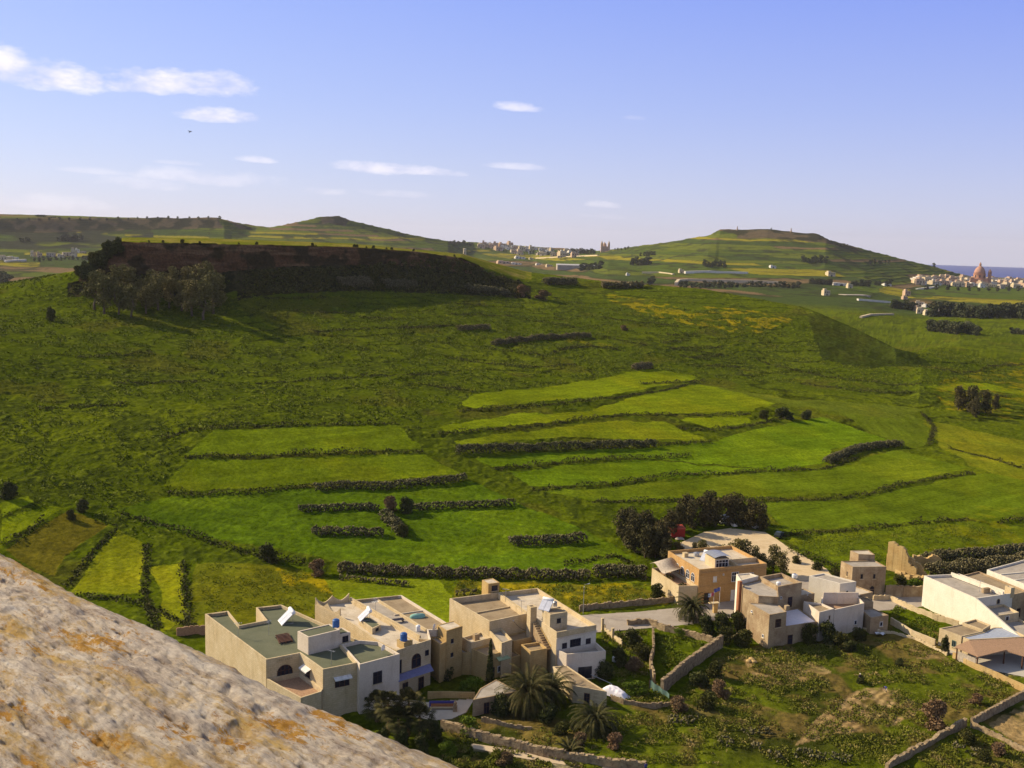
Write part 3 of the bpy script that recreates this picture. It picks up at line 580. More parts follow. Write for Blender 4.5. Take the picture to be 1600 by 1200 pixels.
A.opening((54.12, 152.2), (61.7, 153.6), 3.4, 4.6, 1.7, 2.1, bars=1, fm=M['darkwood']); A.opening((54.03, 162.02), (56, 162.3), 1.0, 8.75, 1.1, 1.1, bars=1, fm=M['darkwood'])
A.opening((54.12, 152.2), (61.7, 153.6), 1.2, 2.3, .5, .5, bars=0, fm=M['darkwood'])
A.balustrade((40.9, 160.7), (46.7, 161.1), 1.9, 4.6, 7.75, 8.4); A.balustrade((36.3, 185.25), (40, 185.15), .9, 3.3, 8.1, 8.62, .1); A.balustrade((45.6, 184.9), (49.8, 184.5), .9, 3.6, 8.1, 8.62, .1)
m = MB(); b0 = Vector(A.l((46.2, 169)))
for i in range(7): m.obox((b0.x, b0.y-1.6+i*.55, 8.45), (1, .1, 0), (-.1, 1, 0), (0, 0, 1), 1.1, .13, .05)
for x in (-1.1, 0, 1.1): m.obox((b0.x+x, b0.y, 8.33), (.1, 1, 0), (1, -.1, 0), (0, 0, 1), 1.9, .08, .08)
m.build('skylight_slats', M['wood'], A.root)
MB().obox((b0.x, b0.y, 8.1), (1, .1, 0), (-.1, 1, 0), (0, 0, 1), 1.0, 1.7, .05).build('skylight', M['glass'], A.root)
solar_heater(at(1, 975, 350, 8.08), R(-62), 'white solar water heater alone on the green roof', 1.35)
water_tank(at(2, 300, 530, 11.1), 'blue water tank on the green roofed stair box')
dish(at(2, 775, 800, 8.3), R(60), 'white satellite dish at the front edge of the green roof')
# --- pale roofed house with the scalloped parapet
B = House('pale_roofed_house', 'ochre house with a pale flat roof, scalloped parapet and arched upper door', 28, 62, 168)
b1 = [(55.8, 182.3), (58.1, 174.6), (59.2, 168), (60.35, 160.3), (61.75, 155.2), (65, 156.2), (69, 157.35), (67.4, 158.6), (62.6, 182.2)]
B.block(b1, 8.7, M['cream'], M['roofpale'], .5)
sc_ = lambda k: (lambda f: 8.7+.15+1.15*abs(2*((f*k) % 1)-1)**1.6)
B.scallop((55.85, 182.3), (58.15, 174.6), 8.68, sc_(2)); B.scallop((62.5, 182.2), (55.85, 182.3), 8.68, sc_(2))
B.prism('parapet_wall', [(62.62, 182.1), (67.42, 158.7), (67.7, 158.75), (62.9, 182.1)], 8.1, 9.15, M['cream'])
B.block([(60.3, 170.3), (60.9, 164.8), (63, 166), (62.3, 170.6)], 9.3, M['cream'], M['roofgreen'], .06, z0=8.15); B.opening((60.9, 164.8), (63, 166), 1.3, 8.45, .8, .55, bars=0, fm=M['darkwood'])
B.block([(62.9, 158.0), (63.4, 156.0), (65.3, 156.7), (64.9, 158.5)], 9.5, M['ochre'], M['roofpale'], .1)
B.opening((61.75, 155.2), (69, 157.35), 4.35, 4.5, 2.0, 2.5, 'door', M['wood'], M['glass'], True, 1); B.opening((61.75, 155.2), (69, 157.35), 6.7, 6.0, .8, 1.0, bars=0, fm=M['darkwood']); B.opening((61.75, 155.2), (69, 157.35), .7, 4.4, .8, 2.4, 'door', M['darkwood'], M['glass'], False, 0)
B.prism('canopy', [(61.4, 153.2), (68.6, 154.9), (68.85, 157.2), (61.9, 155.15)], 4.0, 4.12, M['bluepaint'], [3.95, 4.0, 4.35, 4.35])
for s_ in (2.0, 5.5): B.opening((61.75, 155.2), (69, 157.35), s_, .1, 1.2, 2.3, 'door', M['wood'], M['glass'], False, 1)
solar_heater(at(2, 590, 450, 9.25), R(-70), 'glaring solar water heater above the green topped roof box', 1.15)
water_tank(at(2, 1005, 672, 9.45), 'blue water tank on an ochre plinth above the arched door')
# --- grey and brown roofed house next to it with the square turret
B2 = House('turreted_house', 'pinkish house with grey and brown roof strips and a plain square turret', 28, 68, 168)
B2.block([(62.75, 182.25), (67.55, 158.8), (69.1, 157.5), (70.6, 162.2), (71.9, 161.6), (75.1, 163.2), (72.9, 181)], 8.5, M['pinkwhite'], M['roofgrey'], .5)
B2.prism('roof', [(68.0, 180.4), (70.4, 163), (74.7, 163.6), (72.6, 180.6)], 7.9, 8.06, M['roofbrown'])
B2.prism('parapet_wall', [(67.75, 180.4), (70.3, 162.5), (70.55, 162.5), (68.0, 180.4)], 7.9, 8.5, M['cream']); B2.prism('parapet_wall', [(68, 172.2), (74, 172.2), (74, 172.4), (68, 172.4)], 7.9, 8.25, M['pinkwhite'])
B2.balustrade((63, 181.9), (72.7, 180.8), .8, 4.2, 8.0, 8.6, .1); B2.balustrade((63, 181.9), (72.7, 180.8), 5.0, 9.2, 8.0, 8.6, .1)
B2.block([(72.2, 162.0), (72.6, 158.7), (76.2, 159.7), (75.9, 162.7)], 9.2, M['ochre'], M['roofpale'], .08)
for zz in (6.6, 4.0): B2.opening((72.6, 158.7), (76.2, 159.7), 1.35, zz, .6, .8, bars=0, fm=M['darkwood'])
B2.block([(70.7, 162.0), (71.0, 157.9), (72.5, 158.6), (72.1, 161.7)], 7.2, M['ochre'], M['roofgrey'], .3)
dish(at(2, 1305, 580, 8.1), R(70), 'white satellite dish beside the square turret')
water_tank(at(2, 1155, 575, 8.0), 'small white water tank on the grey roof strip', .42, 1.1, 'whitepl', 'whitepl')
t = thing('covered_boat', 'small upturned boat under a pale green cover on the brown roof', 'covered boat', at(2, 1150, 430, 8.06), R(20))
m = MB(); k = 10
vs = [(1.5*math.cos(math.pi*i/k)*1.0, (.75*math.sin(math.pi*i/k)+.02)*math.cos(math.pi*j/6), .75*math.sin(math.pi*j/6)*(math.sin(math.pi*i/k)**.5)+.02) for i in range(k+1) for j in range(7)]
m.add(vs, [(i*7+j, i*7+j+1, (i+1)*7+j+1, (i+1)*7+j) for i in range(k) for j in range(6)]).build('hull_cover', plain('pale_green_cover', (.22, .42, .34), .6), t, True)
MB().tube([(-1.45, 0, .12), (-.7, 0, .68), (0, 0, .80), (.7, 0, .68), (1.45, 0, .12)], .05, 6).build('keel', M['whitepl'], t)
t = thing('roof_bench', 'dark slatted bench on the grey roof strip', 'bench', at(2, 945, 480, 8.0), R(25)); m = MB()
for y in (-.4, -.13, .13, .4): m.box(-1.1, 1.1, y-.1, y+.1, .5, .56)
m.build('seat', M['darkwood'], t)
for x in (-.9, .9): MB().box(x-.06, x+.06, -.45, .45, 0, .5).build('leg', M['darkwood'], t)
# --- low annexe between
L_ = House('low_annexe', 'low yellow annexe with stepped flat roofs between the turret and the large house', 28, 80, 160)
L_.block([(77.9, 159.3), (79, 155.3), (83.3, 155.8), (82.3, 160)], 4.8, M['ochre'], M['roofbrown'], .35); L_.block([(77.4, 162.3), (77.85, 159.35), (82.2, 160.05), (81.85, 163.3)], 5.9, M['cream'], M['roofpale'], .5); L_.block([(76.3, 160), (77.8, 159.3), (77.3, 163.5), (76.0, 163)], 4, M['ochre'], M['roofgrey'], .3)
L_.prism('canopy', [(80.9, 154.2), (83.6, 154.6), (83.3, 155.75), (81, 155.5)], 3.9, 4.0, plain('faded_green_sheet', (.30, .38, .22)), [3.8, 3.8, 4.1, 4.1]); L_.opening((79, 155.3), (83.3, 155.8), 1.2, .1, 1.1, 2.2, 'door', M['darkwood']); L_.opening((79, 155.3), (83.3, 155.8), 3.0, 1.1, 1.2, 1.2)
L_.block([(79.2, 161.6), (79.3, 160.8), (80.3, 160.9), (80.2, 161.7)], 6.6, M['oldstone'], M['roofgrey'], .05, z0=5.3)
# --- large yellow house by the street
Cc = House('large_yellow_house', 'large yellow house with deep parapets, blind side wall and white balcony front', 28, 91, 164)
Cc.block([(80.8, 175.5), (82.5, 161.4), (90.8, 162.2), (91.1, 174.8)], 8.5, M['cream'], M['roofbrown'], 1.1); Cc.block([(91.13, 174.8), (91.2, 151.7), (99.8, 151.9), (99.7, 174)], 8.5, M['cream'], M['roofpale'], .9)
Cc.block([(82.48, 161.3), (81.9, 155.2), (84.4, 155.9), (85.2, 161.6)], 6.7, M['cream'], M['roofgrey'], .5); Cc.block([(85.25, 161.6), (86.1, 158.4), (90.1, 158.8), (90.5, 162.1)], 5.2, M['ochre'], M['roofbrown'], .3); Cc.block([(86.6, 156.5), (86.6, 153), (90.1, 153), (90.4, 156.2)], 5.2, M['ochre'], M['roofbrown'], .5)
Cc.block([(84.5, 161), (84.5, 156), (86.5, 156.4), (86.1, 161)], 3.2, M['ochre'], M['roofbrown'], .2)
Cc.block([(91.3, 157.3), (91.3, 154.4), (95, 154.4), (95.1, 157.3)], 10.9, M['cream'], M['roofbrown'], .1, z0=7.4); Cc.block([(89.75, 160.3), (89.75, 158.9), (91.05, 158.9), (91.05, 160.3)], 10.9, M['cream'], M['roofbrown'], .1); Cc.opening((91.3, 154.4), (95, 154.4), 1.9, 9.0, .9, .9, bars=1, fm=M['darkwood'])
Cc.prism('parapet_wall', [(82.2, 168.4), (90.9, 168.9), (90.9, 169.1), (82.2, 168.6)], 7.3, 7.65, M['cream'])
Cc.prism('stair_rail', [(91.0, 158.6), (91.15, 153.4), (91.18, 153.4), (91.03, 158.6)], 5.0, 8, M['ochre'], [8.2, 5.4, 5.4, 8.2])
m = MB()
for i in range(12): q = Cc.l((90.15, 153.4+i*.45)); m.box(q[0], q[0]+.95, q[1], q[1]+.47, 4.6, 4.9+i*.28)
m.build('roof_stairs', M['oldstone'], Cc.root)
Cc.block([(91.5, 151.66), (92, 149.3), (99.3, 147.7), (99.85, 151.82)], 5.15, M['pinkwhite'], M['roofgrey'], .95)
fp, fq = (91.2, 151.7), (99.8, 151.9)
Cc.opening(fp, fq, 1.75, 4.3, 1.0, 1.9, 'shutter', M['darkwood'], M['darkwood']); Cc.opening(fp, fq, 4.1, 4.25, 2.3, 2.35, 'door', M['darkwood'], M['glass'], False, 3); Cc.opening(fp, fq, 6.9, 4.4, 1.05, 1.8, 'shutter', M['darkwood'], M['darkwood'])
Cc.prism('cornice', [(91.2, 151.5), (99.95, 151.7), (99.95, 151.93), (91.2, 151.68)], 7.25, 7.42, M['pinkwhite']); Cc.prism('facade', [(91.24, 151.692), (99.78, 151.891), (99.78, 151.91), (91.24, 151.71)], 4.2, 7.24, M['white'])
Cc.opening((92, 149.3), (99.3, 147.7), 3.6, .3, 2.6, 2.2, 'door', M['darkwood'], M['glass'])
Cc.block([(89.0, 177.9), (89.1, 175.2), (91.6, 175.2), (91.5, 178)], 10.4, M['ochre'], M['roofpale'], .06); Cc.opening((89.1, 175.2), (91.6, 175.2), 1.4, 8.8, 1.3, 1.1, bars=0, fm=M['darkwood'])
solar_heater(at(3, 1000, 320, 10.85), R(-30), 'solar water heater on the stair box of the large yellow house', 1.1); water_tank(at(3, 1090, 290, 10.85), 'grey water tank beside the heater on the large yellow house', .4, .9, 'metal', 'metal')
O = House('lean_to', 'triangular brown roofed lean-to below the blind wall of the yellow house', 28, 91, 144, cat='outbuilding')
O.block([(89.6, 150), (88.8, 141.6), (92.8, 137.2), (92.4, 142), (92.15, 149.25)], 3.0, M['cream'], M['roofbrown'], .12); O.opening((88.8, 141.6), (92.8, 137.2), 2.5, .1, 1.0, 2.0, 'door', M['wood'])
O = House('garden_shed', 'low shed with a pale sloping slab roof between palms', 28, 75, 145, cat='shed')
O.block([(70.8, 143.8), (75.7, 143.6), (79.2, 143.5), (77.9, 149.3), (73.8, 147.2)], 3.0, M['oldstone'], M['roofgrey'], .06); O.opening((70.8, 143.8), (75.7, 143.6), 2.5, .1, 1.0, 2.0, 'door', M['wood'])
# --- orange house on the street
Dd = House('orange_house', 'two storey orange stone house with white arched windows beside the street palm', 20, 122, 196)
Dd.block([(113.8, 203.6), (113.8, 189.4), (131.1, 189.4), (130.8, 203.6)], 8.0, M['orange'], M['roofpale'], .75)
Dd.prism('cornice', [(113.65, 189.2), (131.2, 189.2), (131.2, 189.37), (113.65, 189.37)], 7.05, 7.25, M['orange']); Dd.prism('string_course', [(113.7, 189.28), (131.15, 189.28), (131.15, 189.37), (113.7, 189.37)], 3.95, 4.1, M['orange'])
lp, lq = (113.8, 203.6), (113.8, 189.4)
for s_ in (4.6, 7.0, 9.4, 11.7): Dd.opening(lp, lq, s_, 4.5, 1.55, 2.0, 'window', M['whitewood'], M['glass'], True, 1)
gp, gq = (113.8, 189.4), (131.1, 189.4)
Dd.opening(gp, gq, 4.1, 4.8, .9, 1.3, fm=M['whitewood'], pm=M['whitewood'], bars=0); Dd.opening(gp, gq, 9.2, 4.5, 1.8, 2.2, fm=M['whitewood'], bars=2); Dd.opening(gp, gq, 9.2, .1, 1.7, 2.5, 'door', M['whitewood'], M['whitewood'], False, 1); Dd.opening(gp, gq, 6.2, 6.2, .35, .35, bars=0); Dd.opening(gp, gq, 13.5, 4.7, 1.0, 1.5, bars=1); Dd.opening(gp, gq, 2.2, .1, 1.3, 2.4, 'door', M['wood'])
Dd.block([(118.5, 195), (118.6, 190.9), (122.2, 190.9), (122.1, 195)], 9.5, M['cream'], M['roofgrey'], .06, z0=7.2); Dd.opening((118.6, 190.9), (122.2, 190.9), 1.8, 7.5, 3.2, 1.75, 'window', M['whitewood'], M['glass'], False, 3)
m = MB(); q0, q1 = Dd.l((118.3, 190.6)), Dd.l((122.4, 195.2)); n = 8
vs = [(q0[0]+(q1[0]-q0[0])*i/n, y, 9.55+.65*math.sin(math.pi*(.15+.7*i/n))+o) for o in (0, .06) for y in (q0[1], q1[1]) for i in range(n+1)]; k = n+1
m.add(vs, [(2*k+i, 2*k+i+1, 3*k+i+1, 3*k+i) for i in range(n)]+[(i+1, i, k+i, k+i+1) for i in range(n)]+[(i, i+1, 2*k+i+1, 2*k+i) for i in range(n)]+[(k+i+1, k+i, 3*k+i, 3*k+i+1) for i in range(n)]).build('curved_roof', M['metal'], Dd.root)
for poly in ([(123.5, 189.75), (123.5, 193.2), (123.72, 193.2), (123.72, 189.75)], [(123.72, 192.98), (130.75, 192.98), (130.75, 193.2), (123.72, 193.2)]): Dd.prism('parapet_wall', poly, 7.2, 8.35, M['cream'])
Dd.block([(109.6, 203.2), (109.5, 190.4), (113.76, 189.6), (113.76, 203.5)], 4.3, M['cream'], M['tile'], .8)
m = MB(); n = 16; vs = []
for o in (0, .07):
    for i in range(n+1):
        f = i/n; v = 203.6-7.4*f; zz = 5.9+.55*math.sin(2*math.pi*(f-.08))
        for u, dz in ((109.2, -.35), (113.7, .55)): q = Dd.l((u, v)); vs.append((q[0], q[1], zz+dz+o))
k = 2*(n+1); m.add(vs, [(k+2*i, k+2*i+1, k+2*i+3, k+2*i+2) for i in range(n)]+[(2*i+1, 2*i, 2*i+2, 2*i+3) for i in range(n)]+[(2*i, k+2*i, k+2*i+2, 2*i+2) for i in range(n)]+[(2*i+1, 2*i+3, k+2*i+3, k+2*i+1) for i in range(n)]).build('wavy_canopy', M['corr'], Dd.root, True)
m = MB()
for v in (203, 197): q = Dd.l((109.75, v)); m.tube([(q[0], q[1], 3.4), (q[0], q[1], 5.6)], .06, 6)
m.build('canopy_post', M['metal'], Dd.root)
solar_heater(at(4, 700, 270, 7.25), R(-40), 'solar water heater on the orange house roof', 1.2); water_tank(at(4, 585, 215, 7.25), 'grey water drum on the orange house roof beside its heater', .7, .8, 'metal', 'metal'); 
t = thing('roof_crate', 'small pale open box on the orange house roof', 'box', at(4, 455, 225, 7.25), R(20)); m = MB()
for b_ in ((-.5,.5,-.5,-.4,0,.9),(-.5,.5,.4,.5,0,.9),(-.5,-.4,-.4,.4,0,.9),(.4,.5,-.4,.4,0,.9),(-.55,.55,-.55,.55,.9,.98)): m.box(*b_)
m.build('crate_side', M['cream'], t)
# --- old farmhouse cluster
E_ = House('weathered_farmhouse', 'weathered stone farmhouse with stepped grey roofs, white sheet roof and barred window', 18, 115, 175)
E_.block([(108.2, 174.6), (108.8, 167.4), (113.1, 168.1), (113.8, 172.2)], 7.0, M['oldstone'], M['roofgrey'], .12); E_.block([(109.6, 178.8), (110.2, 173.9), (113.8, 172.3), (116, 176), (115.7, 182.8), (110.5, 181)], 8.5, M['oldstone'], M['roofgrey'], .15)
E_.block([(116.03, 176.1), (122.6, 177.4), (121.8, 184), (115.75, 182.8)], 9.2, M['oldstone'], M['roofgrey'], .8, .4); E_.block([(110.3, 181.2), (115.6, 182.95), (114.7, 185.2), (111.5, 185.1)], 9.3, M['white'], M['roofpale'], .2)
E_.block([(113.15, 168.2), (121, 169), (121.6, 176.8), (116, 176), (113.85, 172.2)], 3.9, M['oldstone'], M['sheet'], .12); E_.block([(121.05, 168.6), (125.3, 169.7), (124.7, 173), (121.65, 175)], 6.0, M['pinkwhite'], M['roofbrown'], .4)
E_.block([(122.7, 177.6), (126.5, 178.3), (126, 181.5), (122, 181)], 6.2, M['oldstone'], M['roofpale'], .12)
E_.opening((108.8, 167.4), (113.1, 168.1), 2.3, 4.1, 1.4, 1.7, 'window', M['wood'], M['glass'], False, 3); E_.opening((113.15, 168.2), (121, 169), 6.3, -.1, 1.1, 2.6, 'door', M['wood'], M['darkwood'], True, 0); E_.opening((108.2, 174.6), (108.8, 167.4), 5.6, 1.7, .6, .7, bars=0); E_.opening((108.2, 174.6), (108.8, 167.4), 1.5, 5.4, .5, .5, bars=0); E_.opening((116.03, 176.1), (122.6, 177.4), 1.0, 6.4, .5, .6, bars=0); E_.opening((116.03, 176.1), (122.6, 177.4), 3.6, 4.3, 1.2, 2.2, 'door', M['wood'], M['darkwood'], False, 0); E_.opening((121.05, 168.6), (125.3, 169.7), 3.1, 3.9, .5, .9, bars=0, fm=M['oldstone'])
E_.opening((113.15, 168.2), (121, 169), 1.3, 0, 1.2, 2.0, 'door', M['wood'], M['darkwood'], False, 0)
E_.prism('chimney', [(109.1, 179.6), (109.8, 179.7), (109.7, 180.4), (109.0, 180.3)], -1, 9.6, plaster('red_brick_render', (.36, .13, .06), (.44, .19, .09))); E_.prism('chimney', [(114, 169.7), (114.9, 169.8), (114.8, 170.4), (113.9, 170.3)][::1], 6.5, 7.5, M['oldstone'])
water_tank(at(5, 470, 335, 8.5), 'small white water tank on the farmhouse parapet', .5, .7, 'whitepl', 'whitepl'); water_tank(at(5, 625, 262, 6.2), 'pale water drum behind the farmhouse parapet', .6, .8, 'whitepl', 'bluepl')
E7 = House('walled_roof_house', 'pinkish white house whose sunken roof yard holds clutter, right of the farmhouse', 18, 129, 173)
E7.block([(125.35, 169.6), (133.9, 171.5), (135.1, 175), (127.2, 176.8), (124.75, 173.1)], 5.8, M['pinkwhite'], M['tile'], 1.4); E7.opening((125.35, 169.6), (133.9, 171.5), 6.5, 1.5, .8, 1.0, bars=0)
E7.prism('parapet_wall', [(127.4, 176.5), (134.8, 174.7), (134.9, 174.95), (127.5, 176.75)], 5.7, 6.9, M['pinkwhite'])
dish(at(5, 1120, 500, 4.5), R(10), 'white satellite dish in the sunken roof yard', .7); 
t = thing('garden_chair', 'white plastic chair in the sunken roof yard', 'chair', at(5, 1065, 470, 4.42), R(40))
MB().box(-.28, .28, -.25, .25, .42, .47).build('seat', M['whitepl'], t); MB().box(-.28, .28, .22, .28, .47, .98).build('backrest', M['whitepl'], t)
for x in (-.24, .24):
    for y in (-.22, .22): MB().box(x-.03, x+.03, y-.03, y+.03, 0, .42).build('leg', M['whitepl'], t)
E8 = House('tall_white_house', 'tall block with a bright white side wall at the end of the track', 18, 132, 180)
E8.block([(128.3, 183.2), (131.8, 177.1), (136.1, 177.5), (132.5, 184)], 8.3, M['white'], M['roofgrey'], .25); E8.opening((128.3, 183.2), (131.8, 177.1), 5.8, 4.3, .8, 1.6, bars=0, fm=M['oldstone']); E8.opening((131.8, 177.1), (136.1, 177.5), 2.0, 5.6, .7, 1.0, bars=0)
E8.block([(136.2, 177.7), (141.8, 179), (140.7, 183.4), (133.0, 183.9)], 5.0, M['oldstone'], M['roofpale'], .2); E8.block([(133.4, 176.9), (138.6, 174.6), (139.2, 177.6), (136.2, 177.6)], 4.6, M['oldstone'], M['roofbrown'], .2)
E10 = House('stone_shed', 'low square stone shed with a flat grey roof beside the farm track', 18, 136, 172, cat='shed')
E10.block([(134.1, 169.4), (138.8, 169.8), (138.2, 174), (135.2, 174.4)], 3.4, M['oldstone'], M['roofgrey'], .15); E10.opening((134.1, 169.4), (138.8, 169.8), 2.9, 1.2, .8, 1.0, bars=0)
# --- old square house, ruin, white houses
F_ = House('square_stone_house', 'old square stone house with two small upper windows beside the ruin', 18, 149, 191)
F_.block([(144.9, 195), (144.9, 190.6), (152.8, 189), (153.2, 193.6)], 6.7, M['oldstone'], M['roofgrey'], .2); F_.block([(149.5, 198), (149.7, 195.1), (153.2, 193.75), (154.2, 197.5)], 8.0, M['oldstone'], M['roofpale'], .12)
fp, fq = (144.9, 190.6), (152.8, 189)
for s_ in (2.3, 5.3): F_.opening(fp, fq, s_, 3.8, .75, 1.25, bars=0, fm=M['oldstone'])
F_.opening(fp, fq, 5.0, -.1, 1.2, 2.3, 'door', M['oldstone'], M['darkwood'], True, 0); F_.opening((144.9, 195), (144.9, 190.6), 2.6, 3.9, .5, 1.2, bars=0, fm=M['oldstone'])
G = House('white_walled_house', 'house with a huge blank white side wall and stepped terraces', 18, 161, 170)
G.block([(156.4, 180.8), (156.9, 165.5), (167.3, 166.4), (165.4, 180)], 7.0, M['white'], M['roofgrey'], .55)
G.prism('parapet_wall', [(163.0, 180), (164.6, 166.4), (164.9, 166.4), (163.3, 180)], 6.6, 7.5, M['white']); G.prism('side_wall', [(156.9, 165.48), (157.2, 152.8), (157.55, 152.8), (157.25, 165.48)], -1, 7, M['white'], [6.95, 3.0, 3.0, 6.95])
G.block([(157.3, 165.3), (157.6, 160.5), (164, 161), (164.6, 165.9)], 5.0, M['cream'], M['roofgrey'], .5); G.block([(157.55, 160.4), (157.65, 153), (164, 154), (163.9, 160.9)], 3.7, M['cream'], M['roofgrey'], .5)
G.opening((156.9, 165.5), (167.3, 166.4), 6.4, 5.05, 1.0, 1.2, 'door', M['cream'], M['darkwood'], True, 0); G.block([(166.5, 167.9), (166.6, 166.3), (167.7, 166.42), (167.6, 168)], 8.2, M['cream'], M['roofgrey'], .1, z0=6); G.block([(162.0, 169.6), (162.0, 168.9), (163.8, 169), (163.8, 169.7)], 7.5, M['oldstone'], M['roofgrey'], .08, z0=6.5); G.opening((157.6, 160.5), (164, 161), 3.2, 3.2, 1.0, 1.4, bars=0)
G4 = House('brown_roofed_house', 'low house with a brown roof squeezed between the two white houses', 18, 169, 174)
G4.block([(165.65, 180.2), (167.95, 167), (172.9, 168), (172.6, 182)], 6.4, M['oldstone'], M['roofbrown'], .3); G4.opening((167.95, 167), (172.9, 168), 2.5, 1, 1.2, 2, 'door', M['wood'])
I_ = House('right_edge_house', 'white house with a banded grey roof at the right edge of the village', 18, 180, 174)
I_.block([(173.4, 180.5), (174.2, 166), (190, 166), (189, 185)], 7.2, M['white'], M['roofgrey'], .4)
for v in (169.5, 173.5, 177.5): I_.prism('parapet_wall', [(174.6, v), (189.4, v), (189.4, v+.25), (174.6, v+.25)], 6.7, 7.0, M['white'])
I_.opening((174.2, 166), (190, 166), 3, 3.6, 1.1, 1.6)
Hh = House('yard_bungalow', 'low yellow bungalow with flat brown and blue grey roofs in the walled yard', 18, 149, 157)
Hh.block([(143.8, 160.6), (145.1, 155.9), (151.2, 157), (150, 161.4)], 3.6, M['cream'], M['roofbrown'], .15); Hh.block([(150.12, 161.4), (151.35, 157.1), (154.9, 158.9), (154.4, 162.5)], 3.9, M['cream'], M['roofbrown'], .3); Hh.block([(145.3, 155.85), (145.6, 154.4), (157.5, 152.9), (158, 158), (155.6, 158.6), (151.3, 156.95)], 3.45, M['cream'], plain('blue_grey_roof', (.34, .37, .44), .7), .1)
Hh.opening((143.8, 160.6), (145.1, 155.9), 3.4, .9, .9, 1.3, fm=M['teal'])
Os = House('open_tiled_shed', 'open shed with a reddish tiled roof on posts in the concrete yard', 18, 148, 151, cat='shed')
Os.prism('tiled_roof', [(141.5, 153.6), (142.4, 148.4), (150, 149.4), (151.4, 146.4), (156.6, 148), (157.3, 152.8), (145.5, 154.35)], 2.6, 2.72, M['tile'], [2.75, 2.7, 2.95, 2.7, 2.75, 3.35, 3.35])
for q in ((141.8, 153.2), (142.6, 148.7), (149.8, 149.6), (151.5, 146.8), (156.3, 148.4)): q = Os.l(q); MB().box(q[0]-.1, q[0]+.1, q[1]-.1, q[1]+.1, -1, 2.62).build('post', M['wood'], Os.root)
Os.prism('screen', [(141.75, 152.9), (142.45, 149.0), (142.52, 149.0), (141.82, 152.9)], 0, 2.1, M['corr'])
# ruin: jagged rubble walls
def ragged(m, p, q, h0, h1, t, seed, jag=1.2, base=None):
    rr = random.Random(seed); p, q = Vector(p), Vector(q); n = max(3, int((q-p).length/.7)); d = (q-p).normalized(); nn = Vector((-d.y, d.x))*t/2
    hs = [h0+(h1-h0)*i/n+rr.uniform(-jag, jag*.4) for i in range(n+1)]
    for i in range(n):
        a, b = p+(q-p)*(i/n), p+(q-p)*((i+1)/n); zb = -1.0 if base is None else base(i/n)-.8
        h = hs[i]; j = rr.uniform(-.05, .05)
        m.prism([tuple(a-nn*(1+j)), tuple(b-nn*(1+j)), tuple(b+nn*(1+j)), tuple(a+nn*(1+j))], zb, 0, True, [h, hs[i+1]*.5+h*.5, hs[i+1]*.5+h*.5, h])
Ru = House('ruined_house', 'roofless ruined stone house with jagged tall walls beside the cactus hedge', 18, 171, 200, cat='ruin')
m = MB(); ragged(m, Ru.l((165.6, 204.5)), Ru.l((167.0, 200.8)), 7.6, 6.9, .8, 1, .5); ragged(m, Ru.l((167.0, 200.8)), Ru.l((168.6, 197.5)), 6.4, 1.8, .8, 2); m.build('tall_wall', M['ochre'], Ru.root)
m = MB(); ragged(m, Ru.l((168.4, 200.5)), Ru.l((171.2, 196)), 5.2, 1.5, .9, 3); m.build('broken_wall', M['ochre'], Ru.root); m = MB(); ragged(m, Ru.l((172.6, 204)), Ru.l((178.8, 201.2)), 4.4, 3.3, .9, 4); ragged(m, Ru.l((166, 205)), Ru.l((173, 207)), 4.0, 3, .8, 5); m.build('low_wall', M['ochre'], Ru.root)
m = MB()
for i in range(26):
    q = Ru.l((random.uniform(165.5, 171), random.uniform(196, 202))); m.obox((q[0], q[1], random.uniform(0, .7)), (random.random(), random.random(), .3), (-random.random(), random.random(), 0), (0, .2, 1), .5, .4, .35)
m.build('rubble_heap', M['ochre'], Ru.root)
# ---------------------------------------------------------------- field and garden walls
def stone_wall(label, pts, h, t=.45, mat='rubble', jag=.16, seed=0, name='stone_wall', group=None, step=1.1):
    h *= .85; t *= .8; P3 = [pick(*p) for p in pts]; o = P3[0]; rt = thing(name, label, 'wall', o, 0, group); m = MB(); cp = MB(); rr = random.Random(seed+len(pts))
    for (x0, y0, z0), (x1, y1, z1) in zip(P3[:-1], P3[1:]):
        L = math.hypot(x1-x0, y1-y0); n = max(1, int(L/step)); d = Vector(((x1-x0)/L, (y1-y0)/L)); nn = Vector((-d.y, d.x))*t/2
        hs = [h+rr.uniform(-jag, jag) for _ in range(n+1)]
        for i in range(n):
            xa, ya, xb, yb = x0+(x1-x0)*i/n, y0+(y1-y0)*i/n, x0+(x1-x0)*(i+1)/n, y0+(y1-y0)*(i+1)/n; za, zb = H1(xa, ya)-o[2], H1(xb, yb)-o[2]
            a, b = Vector((xa-o[0], ya-o[1])), Vector((xb-o[0], yb-o[1])); w = 1+rr.uniform(-.12, .12)
            m.prism([tuple(a-nn*w), tuple(b-nn*w), tuple(b+nn*w), tuple(a+nn*w)], min(za, zb)-.8, 0, True, [za+hs[i], zb+hs[i+1], zb+hs[i+1], za+hs[i]])
            if jag > .05:
                for k in range(2):
                    f = rr.random(); c = a+(b-a)*f; hz = za+(zb-za)*f+hs[i]+.03; cp.obox((c.x, c.y, hz), (d.x, d.y, rr.uniform(-.2, .2)), (-d.y, d.x, rr.uniform(-.2, .2)), (0, 0, 1), rr.uniform(.18, .4), t*.42, rr.uniform(.06, .14))
    m.build('wall_body', M[mat], rt)
    if jag > .05: cp.build('coping_stones', M[mat], rt)
    return rt
stone_wall('long rubble garden wall running from the street down to the tall corner', [(980, 977), (1012, 975), (1040, 986), (1075, 993), (1105, 1003), (1127, 1010)], 1.3, .7, seed=1)
stone_wall('tall dark faced rubble wall closing the triangular garden', [(1127, 1012), (1100, 1030), (1066, 1056), (1034, 1084)], 2.9, .8, seed=2)
